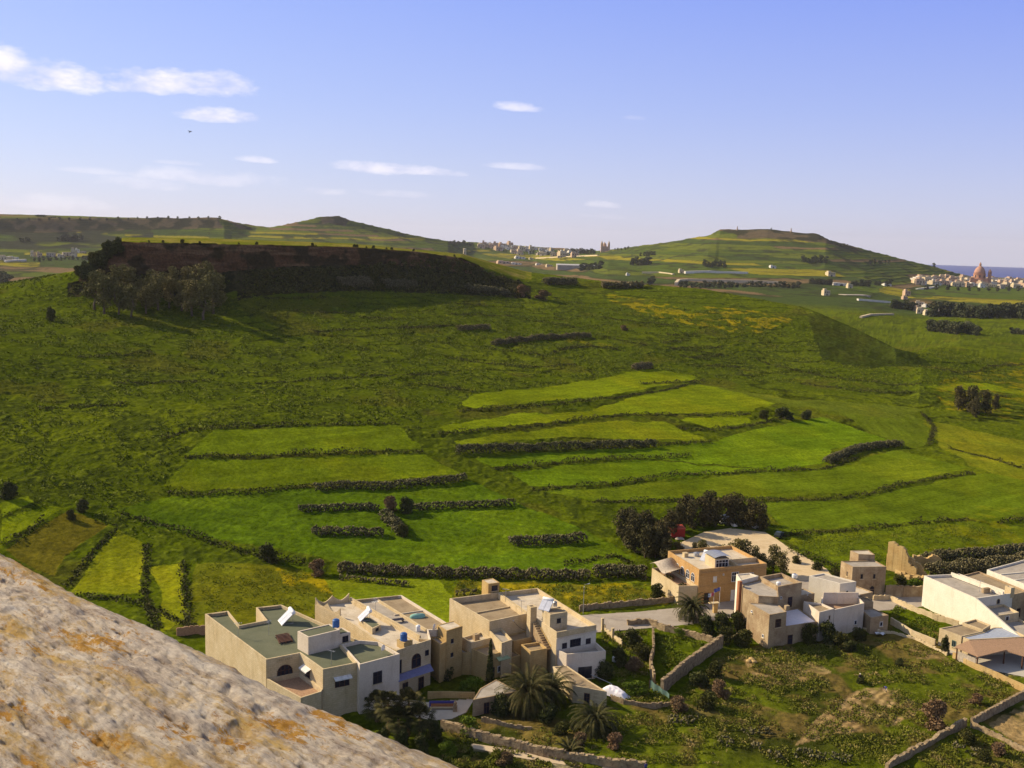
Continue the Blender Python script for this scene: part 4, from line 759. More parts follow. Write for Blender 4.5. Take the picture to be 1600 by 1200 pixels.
stone_wall('crumbling wall with stone stumps dividing the two small gardens', [(1020, 990), (1021, 1022), (1016, 1042), (1018, 1058), (1022, 1070)], 1.9, .5, jag=.6, seed=3)
stone_wall('low reddish wall curving under the white tarpaulin', [(955, 1094), (975, 1101), (1000, 1106), (1025, 1107), (1047, 1104)], 1.0, .4, 'rubble', seed=4)
stone_wall('brown retaining wall along the far side of the street', [(905, 955), (950, 951), (1000, 946), (1062, 940)], 1.5, .5, 'rubble', seed=5)
stone_wall('broad topped boundary wall at the bottom edge of the photo', [(690, 1138), (715, 1146), (745, 1156), (755, 1158), (850, 1182), (930, 1196), (1010, 1206)], 1.6, .9, 'rubble', seed=6)
stone_wall('crumbling field wall climbing from the lower right corner', [(1385, 1204), (1420, 1182), (1470, 1156), (1508, 1133)], 1.2, .7, jag=.35, seed=7)
stone_wall('straight reddish wall reaching the right edge above the bare plot', [(1518, 1136), (1560, 1112), (1604, 1090)], 1.7, .6, jag=.06, seed=8)
stone_wall('thin wall running down right beside the bare plot', [(1520, 1137), (1560, 1156), (1604, 1180)], 1.0, .4, seed=9)
stone_wall('yard wall stepping down beside the open tiled shed', [(1489, 1028), (1510, 1040), (1550, 1057), (1604, 1082)], 1.4, .4, 'ochre', jag=.05, seed=10)
stone_wall('pale field wall below the huge white side wall', [(1364, 938), (1390, 938), (1425, 954), (1457, 967), (1497, 979)], 1.3, .45, 'cream', jag=.08, seed=11)
stone_wall('pale plastered wall along the farm track', [(1392, 974), (1425, 994), (1461, 1009)], 1.5, .4, 'cream', jag=.03, seed=12)
stone_wall('long low kerb wall at the top of the weedy field', [(1350, 985), (1400, 992), (1430, 1000), (1480, 1024)], .5, .4, 'cream', jag=.06, seed=13)
stone_wall('old yard wall with a doorway beside the square stone house', [(1383, 931), (1410, 933), (1440, 932)], 2.9, .5, 'oldstone', jag=.1, seed=14)
stone_wall('small reddish wall between the rampart and the green roofed house', [(276, 995), (300, 992), (322, 990)], 2.0, .4, 'tile', jag=.1, seed=15)
stone_wall('ochre patio wall behind the blue panelled bench', [(668, 1092), (705, 1092), (742, 1093)], 1.5, .3, 'ochre', jag=.01, seed=16)
stone_wall('dark garden wall near the boundary wall and round bush', [(752, 1128), (790, 1136), (830, 1142)], .8, .4, seed=17)
stone_wall('terrace wall of the green roofed house by the rampart', [(508, 1108), (540, 1116), (585, 1108)], 1.3, .3, 'cream', jag=.01, seed=18)
stone_wall('pale garden wall with gate posts beside the street', [(942, 985), (960, 1000), (972, 1010)], 1.2, .35, 'cream', jag=.3, seed=19)
# ---------------------------------------------------------------- plants
def rot_rand(n, rng, up=.0):                        # n random orthonormal frames (rows a, b)
    v = rng.normal(size=(n, 3)); v[:, 2] *= 1; v /= np.linalg.norm(v, axis=1)[:, None]
    w = rng.normal(size=(n, 3)); a = np.cross(v, w); a /= np.linalg.norm(a, axis=1)[:, None]; return a, np.cross(v, a)
def leaf_quads(Pc, size, rng, asp=.62):             # small bent leaf sprays: two triangles each
    n = len(Pc); a, b = rot_rand(n, rng); s = np.asarray(size).reshape(-1, 1)*rng.uniform(.6, 1.3, (n, 1))
    q = np.stack([Pc-a*s, Pc+b*s*asp, Pc+a*s, Pc-b*s*asp], 1).reshape(-1, 3); i = np.arange(n)[:, None]*4
    return q, i+np.array([[0, 1, 2, 3]])
def crown_pts(n, lobes, rng, shell=.55):            # points in and on a cluster of lobes (x, y, z, rx, rz)
    L = np.array(lobes); k = rng.choice(len(L), n, p=(L[:, 3]**2*L[:, 4])/(L[:, 3]**2*L[:, 4]).sum())
    d = rng.normal(size=(n, 3)); d /= np.linalg.norm(d, axis=1)[:, None]; r = np.where(rng.random(n) < shell, rng.uniform(.82, 1.08, n), rng.random(n)**.45)
    return L[k, :3]+d*r[:, None]*np.stack([L[k, 3], L[k, 3], L[k, 4]], 1)
def tree_mesh(seed, h=8.0, w=3.0, lobes=9, n=1500, leaf=.34, leafmat='leaf_dark', base=.28, slim=1.0, name='tree', lean=0):
    rng = np.random.default_rng(seed); L = []
    for i in range(lobes):
        f = i/(lobes-1); z = h*(base+.16+(.78-base)*f); rad = w*(1-.62*abs(f-.38)**1.3)*.62; a = rng.uniform(0, 6.28); r = rad*rng.uniform(.25, .95)*(1 if i < lobes-1 else .2)
        rr = w*rng.uniform(.30, .48); L.append((r*math.cos(a)+lean*f, r*math.sin(a), z, rr, rr*rng.uniform(.7, 1.0)*slim))
    V, F = leaf_quads(crown_pts(n, L, rng), leaf, rng)
    rt = thing(name, None, 'tree')
    t = MB(); lx = lean*.3; t.tube([(0, 0, -.8), (.05*h*rng.normal()*.3, 0, h*.15), (lx, .03*h*rng.normal(), h*.38), (lean*.6, 0, h*.72)], [h*.034, h*.026, h*.02, h*.006], 7)
    for x, y, z, rr, _ in L[:6]: t.tube([(lx*.8, 0, h*.3), (x*.5, y*.5, (z+h*.3)/2), (x, y, z)], [h*.014, h*.009, h*.003], 5)
    t.build('trunk', M['bark'], rt, True); link_np('crown', V, F, M[leafmat], rt); return rt
def park(rt):                                       # first use moves the pattern itself, later uses copy it
    rt['_used'] = 0; return rt
def place(rt, px, py, label, h, group=None, rz=None, name=None, hpat=8.0, wide=1.0, pos=None):
    x, y, z = pos or pick(px, py); s = h/hpat
    o = rt if not rt.get('_used') else dup(rt)
    rt['_used'] = 1
    o.location = (x, y, z-.1); o.rotation_euler = (0, 0, random.uniform(0, 6.28) if rz is None else rz); o.scale = (s*wide, s*wide, s)
    if '_used' in o.keys() and o is not rt: del o['_used']
    o['label'] = label
    if group: o['group'] = group
    elif 'group' in o.keys(): del o['group']
    return o
PAT = []
def pats(k, **kw): l = [park(tree_mesh(100*k+i, **kw)) for i in range(3)]; PAT.extend(l); return l
grove = pats(1, h=8, w=3.4, n=2400, leaf=.27, leafmat='leaf_grove', base=.02, lobes=15, slim=1.15)
eucs = pats(2, h=8, w=2.6, n=2000, leaf=.20, leafmat='leaf_euc', base=.12, lobes=13, slim=1.05)
bush = [park(tree_mesh(300+i, h=8, w=6.0, n=2200, leaf=.46, leafmat=lm, base=-.12, lobes=12, slim=.8, name='shrub')) for i, lm in enumerate(('leaf_dark', 'leaf_brown', 'leaf_bright', 'leaf_scrub'))]
for b_ in bush: b_['category'] = 'shrub'
farp = pats(4, h=8, w=4.2, n=420, leaf=.62, leafmat='farleaf', base=.0, lobes=9, slim=.9)
def umbrella_mesh():
    rng = np.random.default_rng(5); L = [(rng.uniform(-3, 3), rng.uniform(-3, 3), 6.6+rng.uniform(-.3, .3), 2.0, .9) for _ in range(9)]; V, F = leaf_quads(crown_pts(500, L, rng), .55, rng); rt = thing('umbrella_tree', None, 'tree')
    MB().tube([(0, 0, -1), (.2, 0, 3), (0, 0, 6)], [.4, .3, .15], 6).build('trunk', M['bark'], rt); link_np('crown', V, F, M['farleaf'], rt); return park(rt)
G1 = 'trees of the dark grove round the gravel yard'
row = [(1046, 838), (1062, 830), (1080, 824), (1099, 822), (1118, 821), (1137, 820), (1155, 822), (1172, 826), (1187, 829), (1070, 816), (1108, 812), (1145, 812)]
for i, (px, py) in enumerate(row): place(grove[i % 3], px, py, 'brownish dense tree in the row behind the gravel yard', random.uniform(6.6, 8.2), G1, hpat=8.0)
lf = [(975, 848, 8.5), (992, 862, 9), (1008, 872, 8.5), (1024, 872, 7.5), (1034, 858, 7.5), (1012, 846, 8), (1040, 880, 6), (985, 836, 7), (1060, 874, 4.5)]
for i, (px, py, h) in enumerate(lf): place(grove[(i+1) % 3], px, py, 'brownish dense tree in the clump left of the gravel yard', h, 'trees of the clump left of the gravel yard')
fr = [(1098, 880, 6), (1113, 884, 4), (1128, 882, 5), (1150, 892, 8.0), (1163, 888, 7.2), (1178, 892, 6.2), (1192, 893, 4.6), (1208, 896, 7.0), (1221, 900, 6), (1086, 868, 3.5)]
for i, (px, py, h) in enumerate(fr): place(eucs[i % 3], px, py, 'olive leaved tree between the orange house and the gravel yard', h, 'trees between the orange house and the gravel yard', wide=1.2)
cl = [(148, 484, 21), (163, 490, 20), (186, 492, 17), (205, 496, 18), (228, 490, 15), (247, 486, 21), (264, 482, 18), (284, 486, 17), (300, 494, 20), (318, 500, 22), (333, 490, 24), (312, 478, 23), (292, 470, 20), (270, 466, 18), (236, 466, 16), (205, 470, 19), (180, 472, 20), (158, 468, 16), (340, 476, 18), (222, 478, 15), (255, 458, 12), (195, 455, 15), (323, 462, 20)]
for i, (px, py, h) in enumerate(cl): place(eucs[i % 3], px, py, 'tall grey green tree in the stand below the left end of the cliff', h*.82, 'trees in the stand below the cliff', wide=1.15)
place(bush[0], 78, 501, 'lone round dark shrub on the open slope left of the cliff trees', 5.5, wide=.62)
B_ = 'dark bushes climbing the left end of the cliff'
for i in range(26):
    f = random.random(); px = 122+70*f+random.uniform(-8, 12); py = 430-44*f+random.uniform(-3, 10); place(bush[(0, 3, 0)[i % 3]], px, py, 'dark bush among many on the left shoulder of the cliff', random.uniform(3, 6.5), B_, wide=.8)
place(bush[0], 420, 880, 'big dark rounded bush at the left end of the long cactus hedge', 4.6, wide=.95); place(bush[1], 496, 898, 'brown twiggy bush beside the big dark bush', 3.4, wide=1.1)
place(bush[0], 1225, 655, 'dark elongated bush at the tip of the upper terraces', 4.6, wide=1.7); place(bush[3], 1195, 655, 'smaller bush at the left of the elongated dark bush', 3.6, wide=1.1); place(bush[0], 1262, 655, 'dark bush at the right end of the upper terraces', 3.8, wide=1.2)
for i, (px, py, h) in enumerate([(1498, 640, 11), (1518, 645, 12), (1540, 645, 10), (1525, 652, 9), (1555, 640, 7)]): place(grove[i % 3], px, py, 'brown tree in the isolated clump on the right slope', h, 'trees of the isolated clump on the right', wide=.9)
place(bush[1], 848, 468, 'wide patch of dry brown brush at the right foot of the cliff', 6, wide=1.6); place(bush[1], 815, 462, 'brown brush against the end of the cliff scree', 7, wide=1.2); place(bush[1], 975, 516, 'small brown brush patch on the flowered slope', 3, wide=1.5)
place(bush[1], 495, 0, '', 1, pos=(-400, -400, 0)) if False else None
for i, (px, py, h, k) in enumerate([(12, 778, 4, 0), (128, 798, 3, 0), (112, 812, 2.4, 3), (610, 800, 4.2, 1), (632, 800, 4.0, 0), (628, 838, 3, 3)]): place(bush[k], px, py, ['dark bush at the left edge above the yellow strips', 'dark bush at the corner of the bright yellow strip', 'low bush below the corner bush', 'brown bush in the gap of the upper cactus hedge', 'dark bush beside the brown one in the upper cactus hedge', 'green bush at the end of the short cactus hedge'][i], h, wide=.9)
gard = [(1045, 925, 4.5, 3, 'grey green bush left of the orange house'), (1065, 938, 4.5, 0, 'dark bush between the street palm and the orange house'), (1028, 935, 3.8, 3, 'pale twiggy bush at the street corner'), (1100, 990, 4.5, 0, 'dark bush below the street palm'), (1125, 990, 5.0, 0, 'tall dark bush left of the weathered farmhouse'), (1150, 985, 4.5, 0, 'dark bush against the farmhouse wall'), (1135, 1005, 3.8, 3, 'grey shrub above the tall rubble wall'), (1160, 1008, 3.5, 3, 'grey shrub at the foot of the farmhouse corner'),
 (1265, 1005, 4.5, 3, 'olive bush in front of the weathered farmhouse'), (1290, 1005, 5.0, 0, 'dark bush before the pinkish white house'), (1310, 1010, 3.4, 3, 'low bush right of the dark bush by the pinkish house'), (1340, 1000, 3.0, 3, 'small bush near the stone shed'), (1330, 1018, 2.5, 0, 'small dark bush in the house shadow'),
 (985, 1010, 4, 0, 'dark garden bush beside the crumbling dividing wall'), (1000, 1030, 3.5, 3, 'brown green bush in the small garden'), (965, 1040, 4, 0, 'dark bush right of the balcony house'), (990, 1050, 3.2, 1, 'dry brown bush in the small garden'), (940, 1060, 4, 0, 'dark bush below the balcony'), (1000, 1085, 2.6, 2, 'fresh green bush by the white tarpaulin'), (985, 1085, 2.4, 2, 'fresh green bush touching the white tarpaulin'), (1062, 995, 2.0, 2, 'fresh green bush in the triangular garden'),
 (1115, 1060, 3.6, 3, 'bare greyish shrub beyond the tall rubble wall'), (1095, 1075, 3.4, 0, 'dark shrub at the foot of the tall rubble wall'), (1125, 1090, 3.6, 1, 'reddish brown shrub below the tall rubble wall'), (1105, 1108, 3.4, 3, 'olive shrub at the middle of the weedy field edge'), (1060, 1112, 3.0, 1, 'twiggy brown shrub near the teal net'),
 (733, 1146, 3.0, 2, 'round bright green bush beside the boundary wall'), (780, 1115, 4.0, 0, 'dark bush under the garden palms'), (735, 1085, 3.4, 2, 'yellow green bush behind the patio wall'), (770, 1100, 3.0, 2, 'yellow green bush against the garden shed'), (875, 1150, 2.5, 3, 'low bush right of the first palm'), (700, 1180, 2.4, 2, 'bright weedy bush at the rampart foot'), (790, 1196, 2.4, 1, 'reddish brown bush at the bottom edge'), (860, 1128, 3.5, 0, 'dark bush between the two garden palms'), (905, 1165, 2.4, 1, 'brown bush above the boundary wall'), (960, 1168, 2.6, 1, 'reddish brown bush by the broad wall end'),
 (355, 1030, 5.0, 0, 'dark bush at the foot of the green roofed house'), (338, 1015, 3.2, 1, 'twiggy bush at the wall foot near the rampart'), (380, 1055, 4.6, 3, 'grey bush along the wall of the green roofed house'), (398, 1068, 4.2, 0, 'dark bush near the walled terrace'), (690, 1060, 3.2, 0, 'dark bush below the square turret'), (712, 1050, 2.6, 0, 'dark bush in the shaded court'),
 (1245, 880, 2.2, 3, 'small bush on the far edge of the track'), (1275, 890, 2.4, 0, 'dark bush at the bend of the track'), (1305, 905, 3, 3, 'cactus green bush beside the square stone house'), (1405, 915, 3, 3, 'bush inside the old yard beside the ruin'), (1430, 918, 2.6, 2, 'green bush below the ruin'), (1460, 1135, 5.0, 1, 'wide bare greyish thicket beside the crumbling field wall'), (1510, 1160, 2.5, 3, 'low scrub inside the lower right plot'), (1560, 1180, 2.4, 1, 'reddish scrub in the lower right corner'), (1540, 1190, 2.2, 3, 'scrubby mound at the lower right'), (1525, 1100, 2.2, 1, 'single brown shrub in the weedy field'), (1405, 1040, 1.8, 0, 'small dark shrub in the middle of the weedy field'), (1345, 1066, 1.6, 0, 'small dark shrub behind the standing person')]
for px, py, h, k, lab in gard: place(bush[k], px, py, lab, h*.85, wide=.95 if h > 3.5 else 1.15)
# cypress and palms
for i in range(16):
    px = 200+520*random.random()**.8; py = np.interp(px, [195, 320, 420, 550, 650, 720], [378, 381, 383, 386, 393, 403])-.3; place(bush[(0, 3)[i % 2]], px, py, 'low bush on the rim of the cliff', random.uniform(.9, 2.2), 'bushes on the rim of the cliff', wide=1.1)
def cypress():
    rng = np.random.default_rng(9); n = 2600; f = rng.random(n); rad = .85*(1-f)**.7*np.minimum(1, f*9+.35); a = rng.uniform(0, 6.28, n); q = rad*np.sqrt(rng.random(n))
    V, F = leaf_quads(np.stack([q*np.cos(a), q*np.sin(a), .3+f*8.5], 1), .16, rng); rt = thing('cypress_tree', 'slender dark cypress standing before the large yellow house', 'tree', pick(765, 1075)); MB().tube([(0, 0, -.5), (0, 0, 8)], [.16, .03], 6).build('trunk', M['bark'], rt); link_np('crown', V, F, M['leaf_dark'], rt)
cypress()
def date_palm(label, px, py, trunk, L, nf, seed, droop=1.0):
    rng = np.random.default_rng(seed); rt = thing('date_palm', label, 'palm', pick(px, py)); t = MB(); k = 12
    t.tube([(0.05*math.sin(i), 0, -.6+(trunk+.6)*i/k) for i in range(k+1)], [.42+(.05 if i % 2 else -.02)+.12*(i > k-3) for i in range(k+1)], 10); t.build('trunk', M['palmbark'], rt)
    vs = []; fs = []
    for j in range(nf):
        az = j*2.39996+rng.uniform(-.2, .2); e0 = R(82)-R(112)*(j/nf)**.85; Lf = L*rng.uniform(.85, 1.1); k = 9; p = np.array([.25*math.cos(az), .25*math.sin(az), trunk+.1]); side = np.array([-math.sin(az), math.cos(az), 0])
        pts = []; el = e0
        for i in range(k+1):
            pts.append(p.copy()); d = np.array([math.cos(az)*math.cos(el), math.sin(az)*math.cos(el), math.sin(el)]); p = p+d*Lf/k; el -= R(9.5)*droop*(1+.6*i/k)
        for i in range(1, k+1):
            a, b = pts[i-1], pts[i]; ax = (b-a)/np.linalg.norm(b-a); up = np.cross(side, ax)
            n0 = len(vs); wr = .045; vs += [tuple(a-side*wr), tuple(a+side*wr), tuple(b+side*wr*.8), tuple(b-side*wr*.8)]; fs.append((n0, n0+1, n0+2, n0+3))
            for sd in (-1, 1):
                for q in range(3):
                    c = a+(b-a)*(q/3); ll = .62*(1-.55*abs(2*(i+q/3)/k-.95))*L/4.0*rng.uniform(.85, 1.15); n0 = len(vs)
                    tip = c+side*sd*ll*.85+ax*ll*.55-np.array([0, 0, 1])*ll*.22+up*.1; vs += [tuple(c-ax*.05), tuple(c+ax*.10), tuple(tip)]; fs.append((n0, n0+1, n0+2))
    me = bpy.data.meshes.new('fronds'); me.from_pydata(vs, [], fs); me.materials.append(M['leaf_palm']); o = bpy.data.objects.new('fronds', me); COL.objects.link(o); o.parent = rt; return rt
date_palm('date palm with a full round crown standing by the street', 1080, 968, 2.6, 4.6, 90, 1)
date_palm('large date palm in the shaded garden below the yellow house', 826, 1110, 3.2, 6.2, 100, 2, .9); date_palm('smaller date palm behind the large garden palm', 862, 1096, 2.4, 4.8, 70, 4, .9)
date_palm('date palm with drooping fronds right of the garden palms', 930, 1142, 1.8, 5.2, 90, 3, 1.1); date_palm('young low palm by the boundary wall', 890, 1178, .4, 3.0, 36, 6, .8)
def fan_palm(label, px, py, trunk, seed, n=46):
    rng = np.random.default_rng(seed); rt = thing('fan_palm', label, 'palm', pick(px, py)); MB().tube([(0, 0, -.6), (.1, 0, trunk*.5), (0, .05, trunk)], [.30, .24, .22], 8).build('trunk', M['palmbark'], rt); vs = []; fs = []
    for j in range(n):
        az = j*2.39996; el = R(80)-R(130)*(j/n); Lp = rng.uniform(1.2, 2.0); d = np.array([math.cos(az)*math.cos(el), math.sin(az)*math.cos(el), math.sin(el)]); c = np.array([0, 0, trunk])+d*Lp; s = np.array([-math.sin(az), math.cos(az), 0]); u = np.cross(s, d); r = rng.uniform(.9, 1.3)
        n0 = len(vs); b0 = np.array([0, 0, trunk]); vs += [tuple(b0-s*.03), tuple(b0+s*.03), tuple(c)]; fs.append((n0, n0+1, n0+2))
        for q in range(13):
            a = R(-115+230*q/12); tip = c+(d*math.cos(a)+s*math.sin(a))*r-np.array([0, 0, .3*r])-u*.1; w = s*math.cos(a)-d*math.sin(a); n0 = len(vs); mid = c+(d*math.cos(a)+s*math.sin(a))*r*.55; vs += [tuple(c), tuple(mid+w*.09), tuple(tip), tuple(mid-w*.09)]; fs.append((n0, n0+1, n0+2, n0+3))
    me = bpy.data.meshes.new('fan_leaves'); me.from_pydata(vs, [], fs); me.materials.append(M['leaf_palm']); o = bpy.data.objects.new('fan_leaves', me); COL.objects.link(o); o.parent = rt
for i, (px, py, h, lab) in enumerate([(606, 1150, 5.2, 'fan palm at the left of the dark clump below the white walled house'), (638, 1150, 5.4, 'tallest fan palm of the dark clump by the patio'), (655, 1160, 4.2, 'fan palm at the right of the dark clump by the patio'), (622, 1160, 3.8, 'short fan palm in the middle of the dark clump'), (588, 1130, 3.0, 'small fan palm nearest the rampart edge')]): fan_palm(lab, px, py, h, 20+i)
for i, (px, py, h, lab) in enumerate([(630, 1172, 3.2, 'dark tangled shrub under the fan palms'), (600, 1166, 3, 'dark shrub between fan palms and rampart'), (655, 1182, 3.4, 'dark shrub right below the fan palms'), (680, 1160, 3.4, 'dark shrub in front of the patio edge')]): place(bush[0], px, py, lab, h, wide=.7)
# prickly pear hedges
def cactus_hedge(label, pts, h, depth, seed, dens=19, name='prickly_pear_hedge', cat='hedge', pad=.25):
    rng = np.random.default_rng(seed); P3 = np.array([pick(*p) for p in pts]); o = P3[0].copy(); C = []
    for a, b in zip(P3[:-1], P3[1:]):
        L = np.linalg.norm((b-a)[:2]); n = max(4, int(L*dens*h/1.6*depth/1.8)); f = rng.random(n); d = (b-a)[:2]/L; nn = np.array([-d[1], d[0]])
        e = 1-.35*np.abs(vnoise(f*L/2.2+seed*7, f*0+1, seed)*2-1); off = rng.uniform(-.5, .5, n)*depth; xy = a[:2]+d*(f*L)[:, None]+nn*off[:, None]; hz = h*e*(1-(np.abs(off)/depth*1.3)**2)
        C.append(np.column_stack([xy, hz*np.where(rng.random(n) < .5, rng.uniform(.7, 1.0, n), rng.random(n))]))
    C = np.concatenate(C); C[:, 2] += HT(C[:, 0], C[:, 1]); C -= o; n = len(C)
    rt = thing(name, label, cat, tuple(o), 0); s = pad*rng.uniform(.7, 1.25, n)
    v = rng.normal(size=(n, 3)); v[:, 2] = np.abs(v[:, 2])*1.3+.4; v /= np.linalg.norm(v, axis=1)[:, None]; w = rng.normal(size=(n, 3)); b = np.cross(v, w); b /= np.linalg.norm(b, axis=1)[:, None]; t = np.cross(v, b)
    ang = np.arange(6)*math.pi/3; ring = C[:, None]+(v[:, None]*np.cos(ang)[None, :, None]*1.25+b[:, None]*np.sin(ang)[None, :, None])*s[:, None, None]
    V = np.concatenate([ring, (C+t*s[:, None]*.22)[:, None], (C-t*s[:, None]*.22)[:, None]], 1).reshape(-1, 3); i = np.arange(n)[:, None, None]*8
    tri = np.array([[k, (k+1) % 6, 6] for k in range(6)]+[[(k+1) % 6, k, 7] for k in range(6)])[None]
    link_np('pads', V, (i+tri).reshape(-1, 3), M['cactus'], rt)
HED = [('cactus hedge below the second left terrace', [(490, 766), (540, 762), (600, 764), (650, 759), (700, 754), (728, 750)], 2.4, 2.6), ('cactus hedge left of the brown bushes in mid field', [(466, 799), (520, 797), (560, 795), (592, 797)], 2.3, 2.4), ('cactus hedge running right from the brown bushes', [(640, 797), (700, 794), (760, 792), (804, 789)], 2.2, 2.4), ('short straight cactus hedge under the mid field gap', [(487, 834), (520, 835), (560, 835), (600, 838)], 2.5, 2.6), ('stubby thick cactus clump joining the mid field hedges', [(600, 806), (614, 820), (628, 836)], 2.8, 3.6), ('isolated cactus hedge in the deep green field above the grove', [(795, 850), (830, 850), (880, 848), (915, 845)], 2.6, 2.8), ('longest cactus hedge, behind the houses', [(528, 893), (600, 897), (680, 900), (760, 902), (840, 904), (922, 905)], 2.9, 3.2), ('cactus clump beside the clump of trees left of the gravel yard', [(928, 902), (965, 900), (1010, 903)], 3.4, 4.0), ('tall even cactus hedge on the upper right terraces', [(712, 708), (760, 706), (850, 703), (940, 700), (1025, 697)], 3.0, 2.6), ('small cactus patch high on the slope', [(714, 516), (765, 514)], 3.2, 3.2), ('curved cactus hedge high on the slope', [(770, 540), (800, 535), (850, 530), (922, 527)], 3.6, 3.4), ('bent cactus hedge at the tip of the bright green field', [(1292, 724), (1312, 716), (1340, 704), (1380, 699), (1408, 697)], 3.0, 3.4), ('tall cactus thicket behind the white walled house', [(1455, 900), (1500, 893), (1550, 889), (1606, 882)], 3.8, 5.5), ('back cactus belt along the field edge at the right', [(1445, 880), (1480, 874), (1540, 872), (1604, 864)], 3.2, 4.0), ('small cactus clump above the yellow terrace tip', [(990, 578), (1016, 575)], 4.0, 4.0), ('little cactus row in the weeds behind the yellow house', [(712, 930), (745, 930)], 1.6, 1.6), ('thin cactus row over the brown bush hedge', [(640, 916), (530, 905)], 1.4, 1.5)]
for i, (lab, pts, h, dp) in enumerate(HED): cactus_hedge(lab, pts, h*.9, dp, i)
CL = [('cactus clump at the foot of the low reddish wall', 1040, 1130, 1095, 1128), ('broad cactus clump in the middle of the weedy slope', 1160, 1150, 1205, 1148), ('grey cactus clump left of the broad clump', 1120, 1158, 1145, 1166), ('sparse cactus tuft near the bottom middle', 1175, 1168, 1190, 1172), ('long cactus thicket at the bottom of the weedy field', 1240, 1180, 1330, 1192), ('cactus tuft left of the bottom thicket', 1200, 1186, 1225, 1188), ('large agave like cactus clump by the farmhouse corner', 1130, 1000, 1168, 996), ('cactus clump inside the lower right plot', 1490, 1170, 1540, 1185), ('cactus clump in the small garden by the gate', 962, 992, 1005, 1005), ('cactus patch under the cliff scree', 530, 446, 580, 446), ('cactus patch right under the cliff scree', 600, 448, 650, 450), ('cactus belt at the end of the cliff', 730, 455, 795, 462), ('cactus belt on the saddle right of the cliff', 850, 444, 900, 444), ('dark cactus belt on the crest of the flowered slope', 940, 449, 1005, 449)]
for i, (lab, x0, y0, x1, y1) in enumerate(CL): cactus_hedge(lab, [(x0, y0), (x1, y1)], 1.3 if y0 > 900 else 5.0, 2.2 if y0 > 900 else 6.0, 40+i, name='prickly_pear_clump', cat='cactus clump', dens=11 if y0 > 900 else 5, pad=.24 if y0 > 900 else .45)
# scrub along the terrace edges and over the rough ground: nobody could count it
BANKS = [[(288, 716), (400, 714), (500, 710), (662, 707)], [(262, 770), (300, 774), (380, 772), (490, 760)], [(190, 802), (260, 824), (330, 848), (400, 868), (480, 882)], [(718, 643), (780, 640), (850, 634), (950, 624), (1040, 610), (1088, 598)], [(685, 680), (800, 672), (900, 657), (985, 648), (1150, 650), (1172, 647)], [(1025, 696), (1112, 692)], [(770, 734), (860, 726), (950, 718), (1080, 714)], [(828, 768), (950, 758), (1060, 742), (1180, 738), (1290, 733), (1345, 714)], [(925, 785), (1100, 782), (1200, 783), (1300, 781), (1360, 773), (1420, 755), (1522, 740)], [(1222, 838), (1350, 828), (1440, 817), (1512, 812)], [(1062, 671), (1110, 673), (1170, 666), (1235, 652)], [(100, 920), (150, 858), (182, 828)], [(229, 850), (226, 930), (246, 990)], [(286, 880), (291, 940), (297, 995)], [(0, 852), (32, 842), (70, 812)], [(100, 935), (170, 935), (240, 950), (300, 985)], [(1440, 572), (1500, 584), (1600, 570)], [(1440, 645), (1460, 668), (1452, 695)], [(870, 546), (930, 542), (965, 547)], [(1045, 545), (1130, 555), (1080, 560)], [(1105, 572), (1165, 574)], [(480, 520), (640, 512), (720, 508)], [(400, 600), (560, 590), (700, 586)], [(250, 690), (300, 670), (420, 666), (620, 662)], [(880, 885), (960, 868), (985, 880)], [(1560, 818), (1604, 810)], [(1480, 700), (1560, 720), (1604, 735)], [(1230, 862), (1290, 882), (1320, 890)], [(940, 495), (1000, 505), (1060, 510)], [(820, 500), (900, 512)], [(1500, 610), (1580, 622)], [(930, 525), (1010, 540)], [(1042, 524), (1090, 523)], [(1035, 537), (1075, 532)], [(1050, 545), (1130, 544)], [(1062, 557), (1110, 563)], [(1148, 586), (1180, 588)], [(862, 554), (885, 545), (920, 539), (975, 549)], [(412, 466), (510, 466)], [(460, 489), (555, 489)], [(560, 497), (615, 499)], [(705, 492), (800, 494)], [(710, 474), (760, 479)], [(625, 514), (700, 510)], [(700, 560), (820, 575), (900, 570)], [(650, 600), (720, 610)], [(1180, 560), (1290, 590), (1440, 600)], [(1000, 600), (1100, 596)], [(1250, 600), (1340, 612), (1430, 612)], [(760, 545), (850, 556)], [(120, 560), (240, 552)], [(60, 640), (200, 632)], [(180, 600), (330, 596)]]
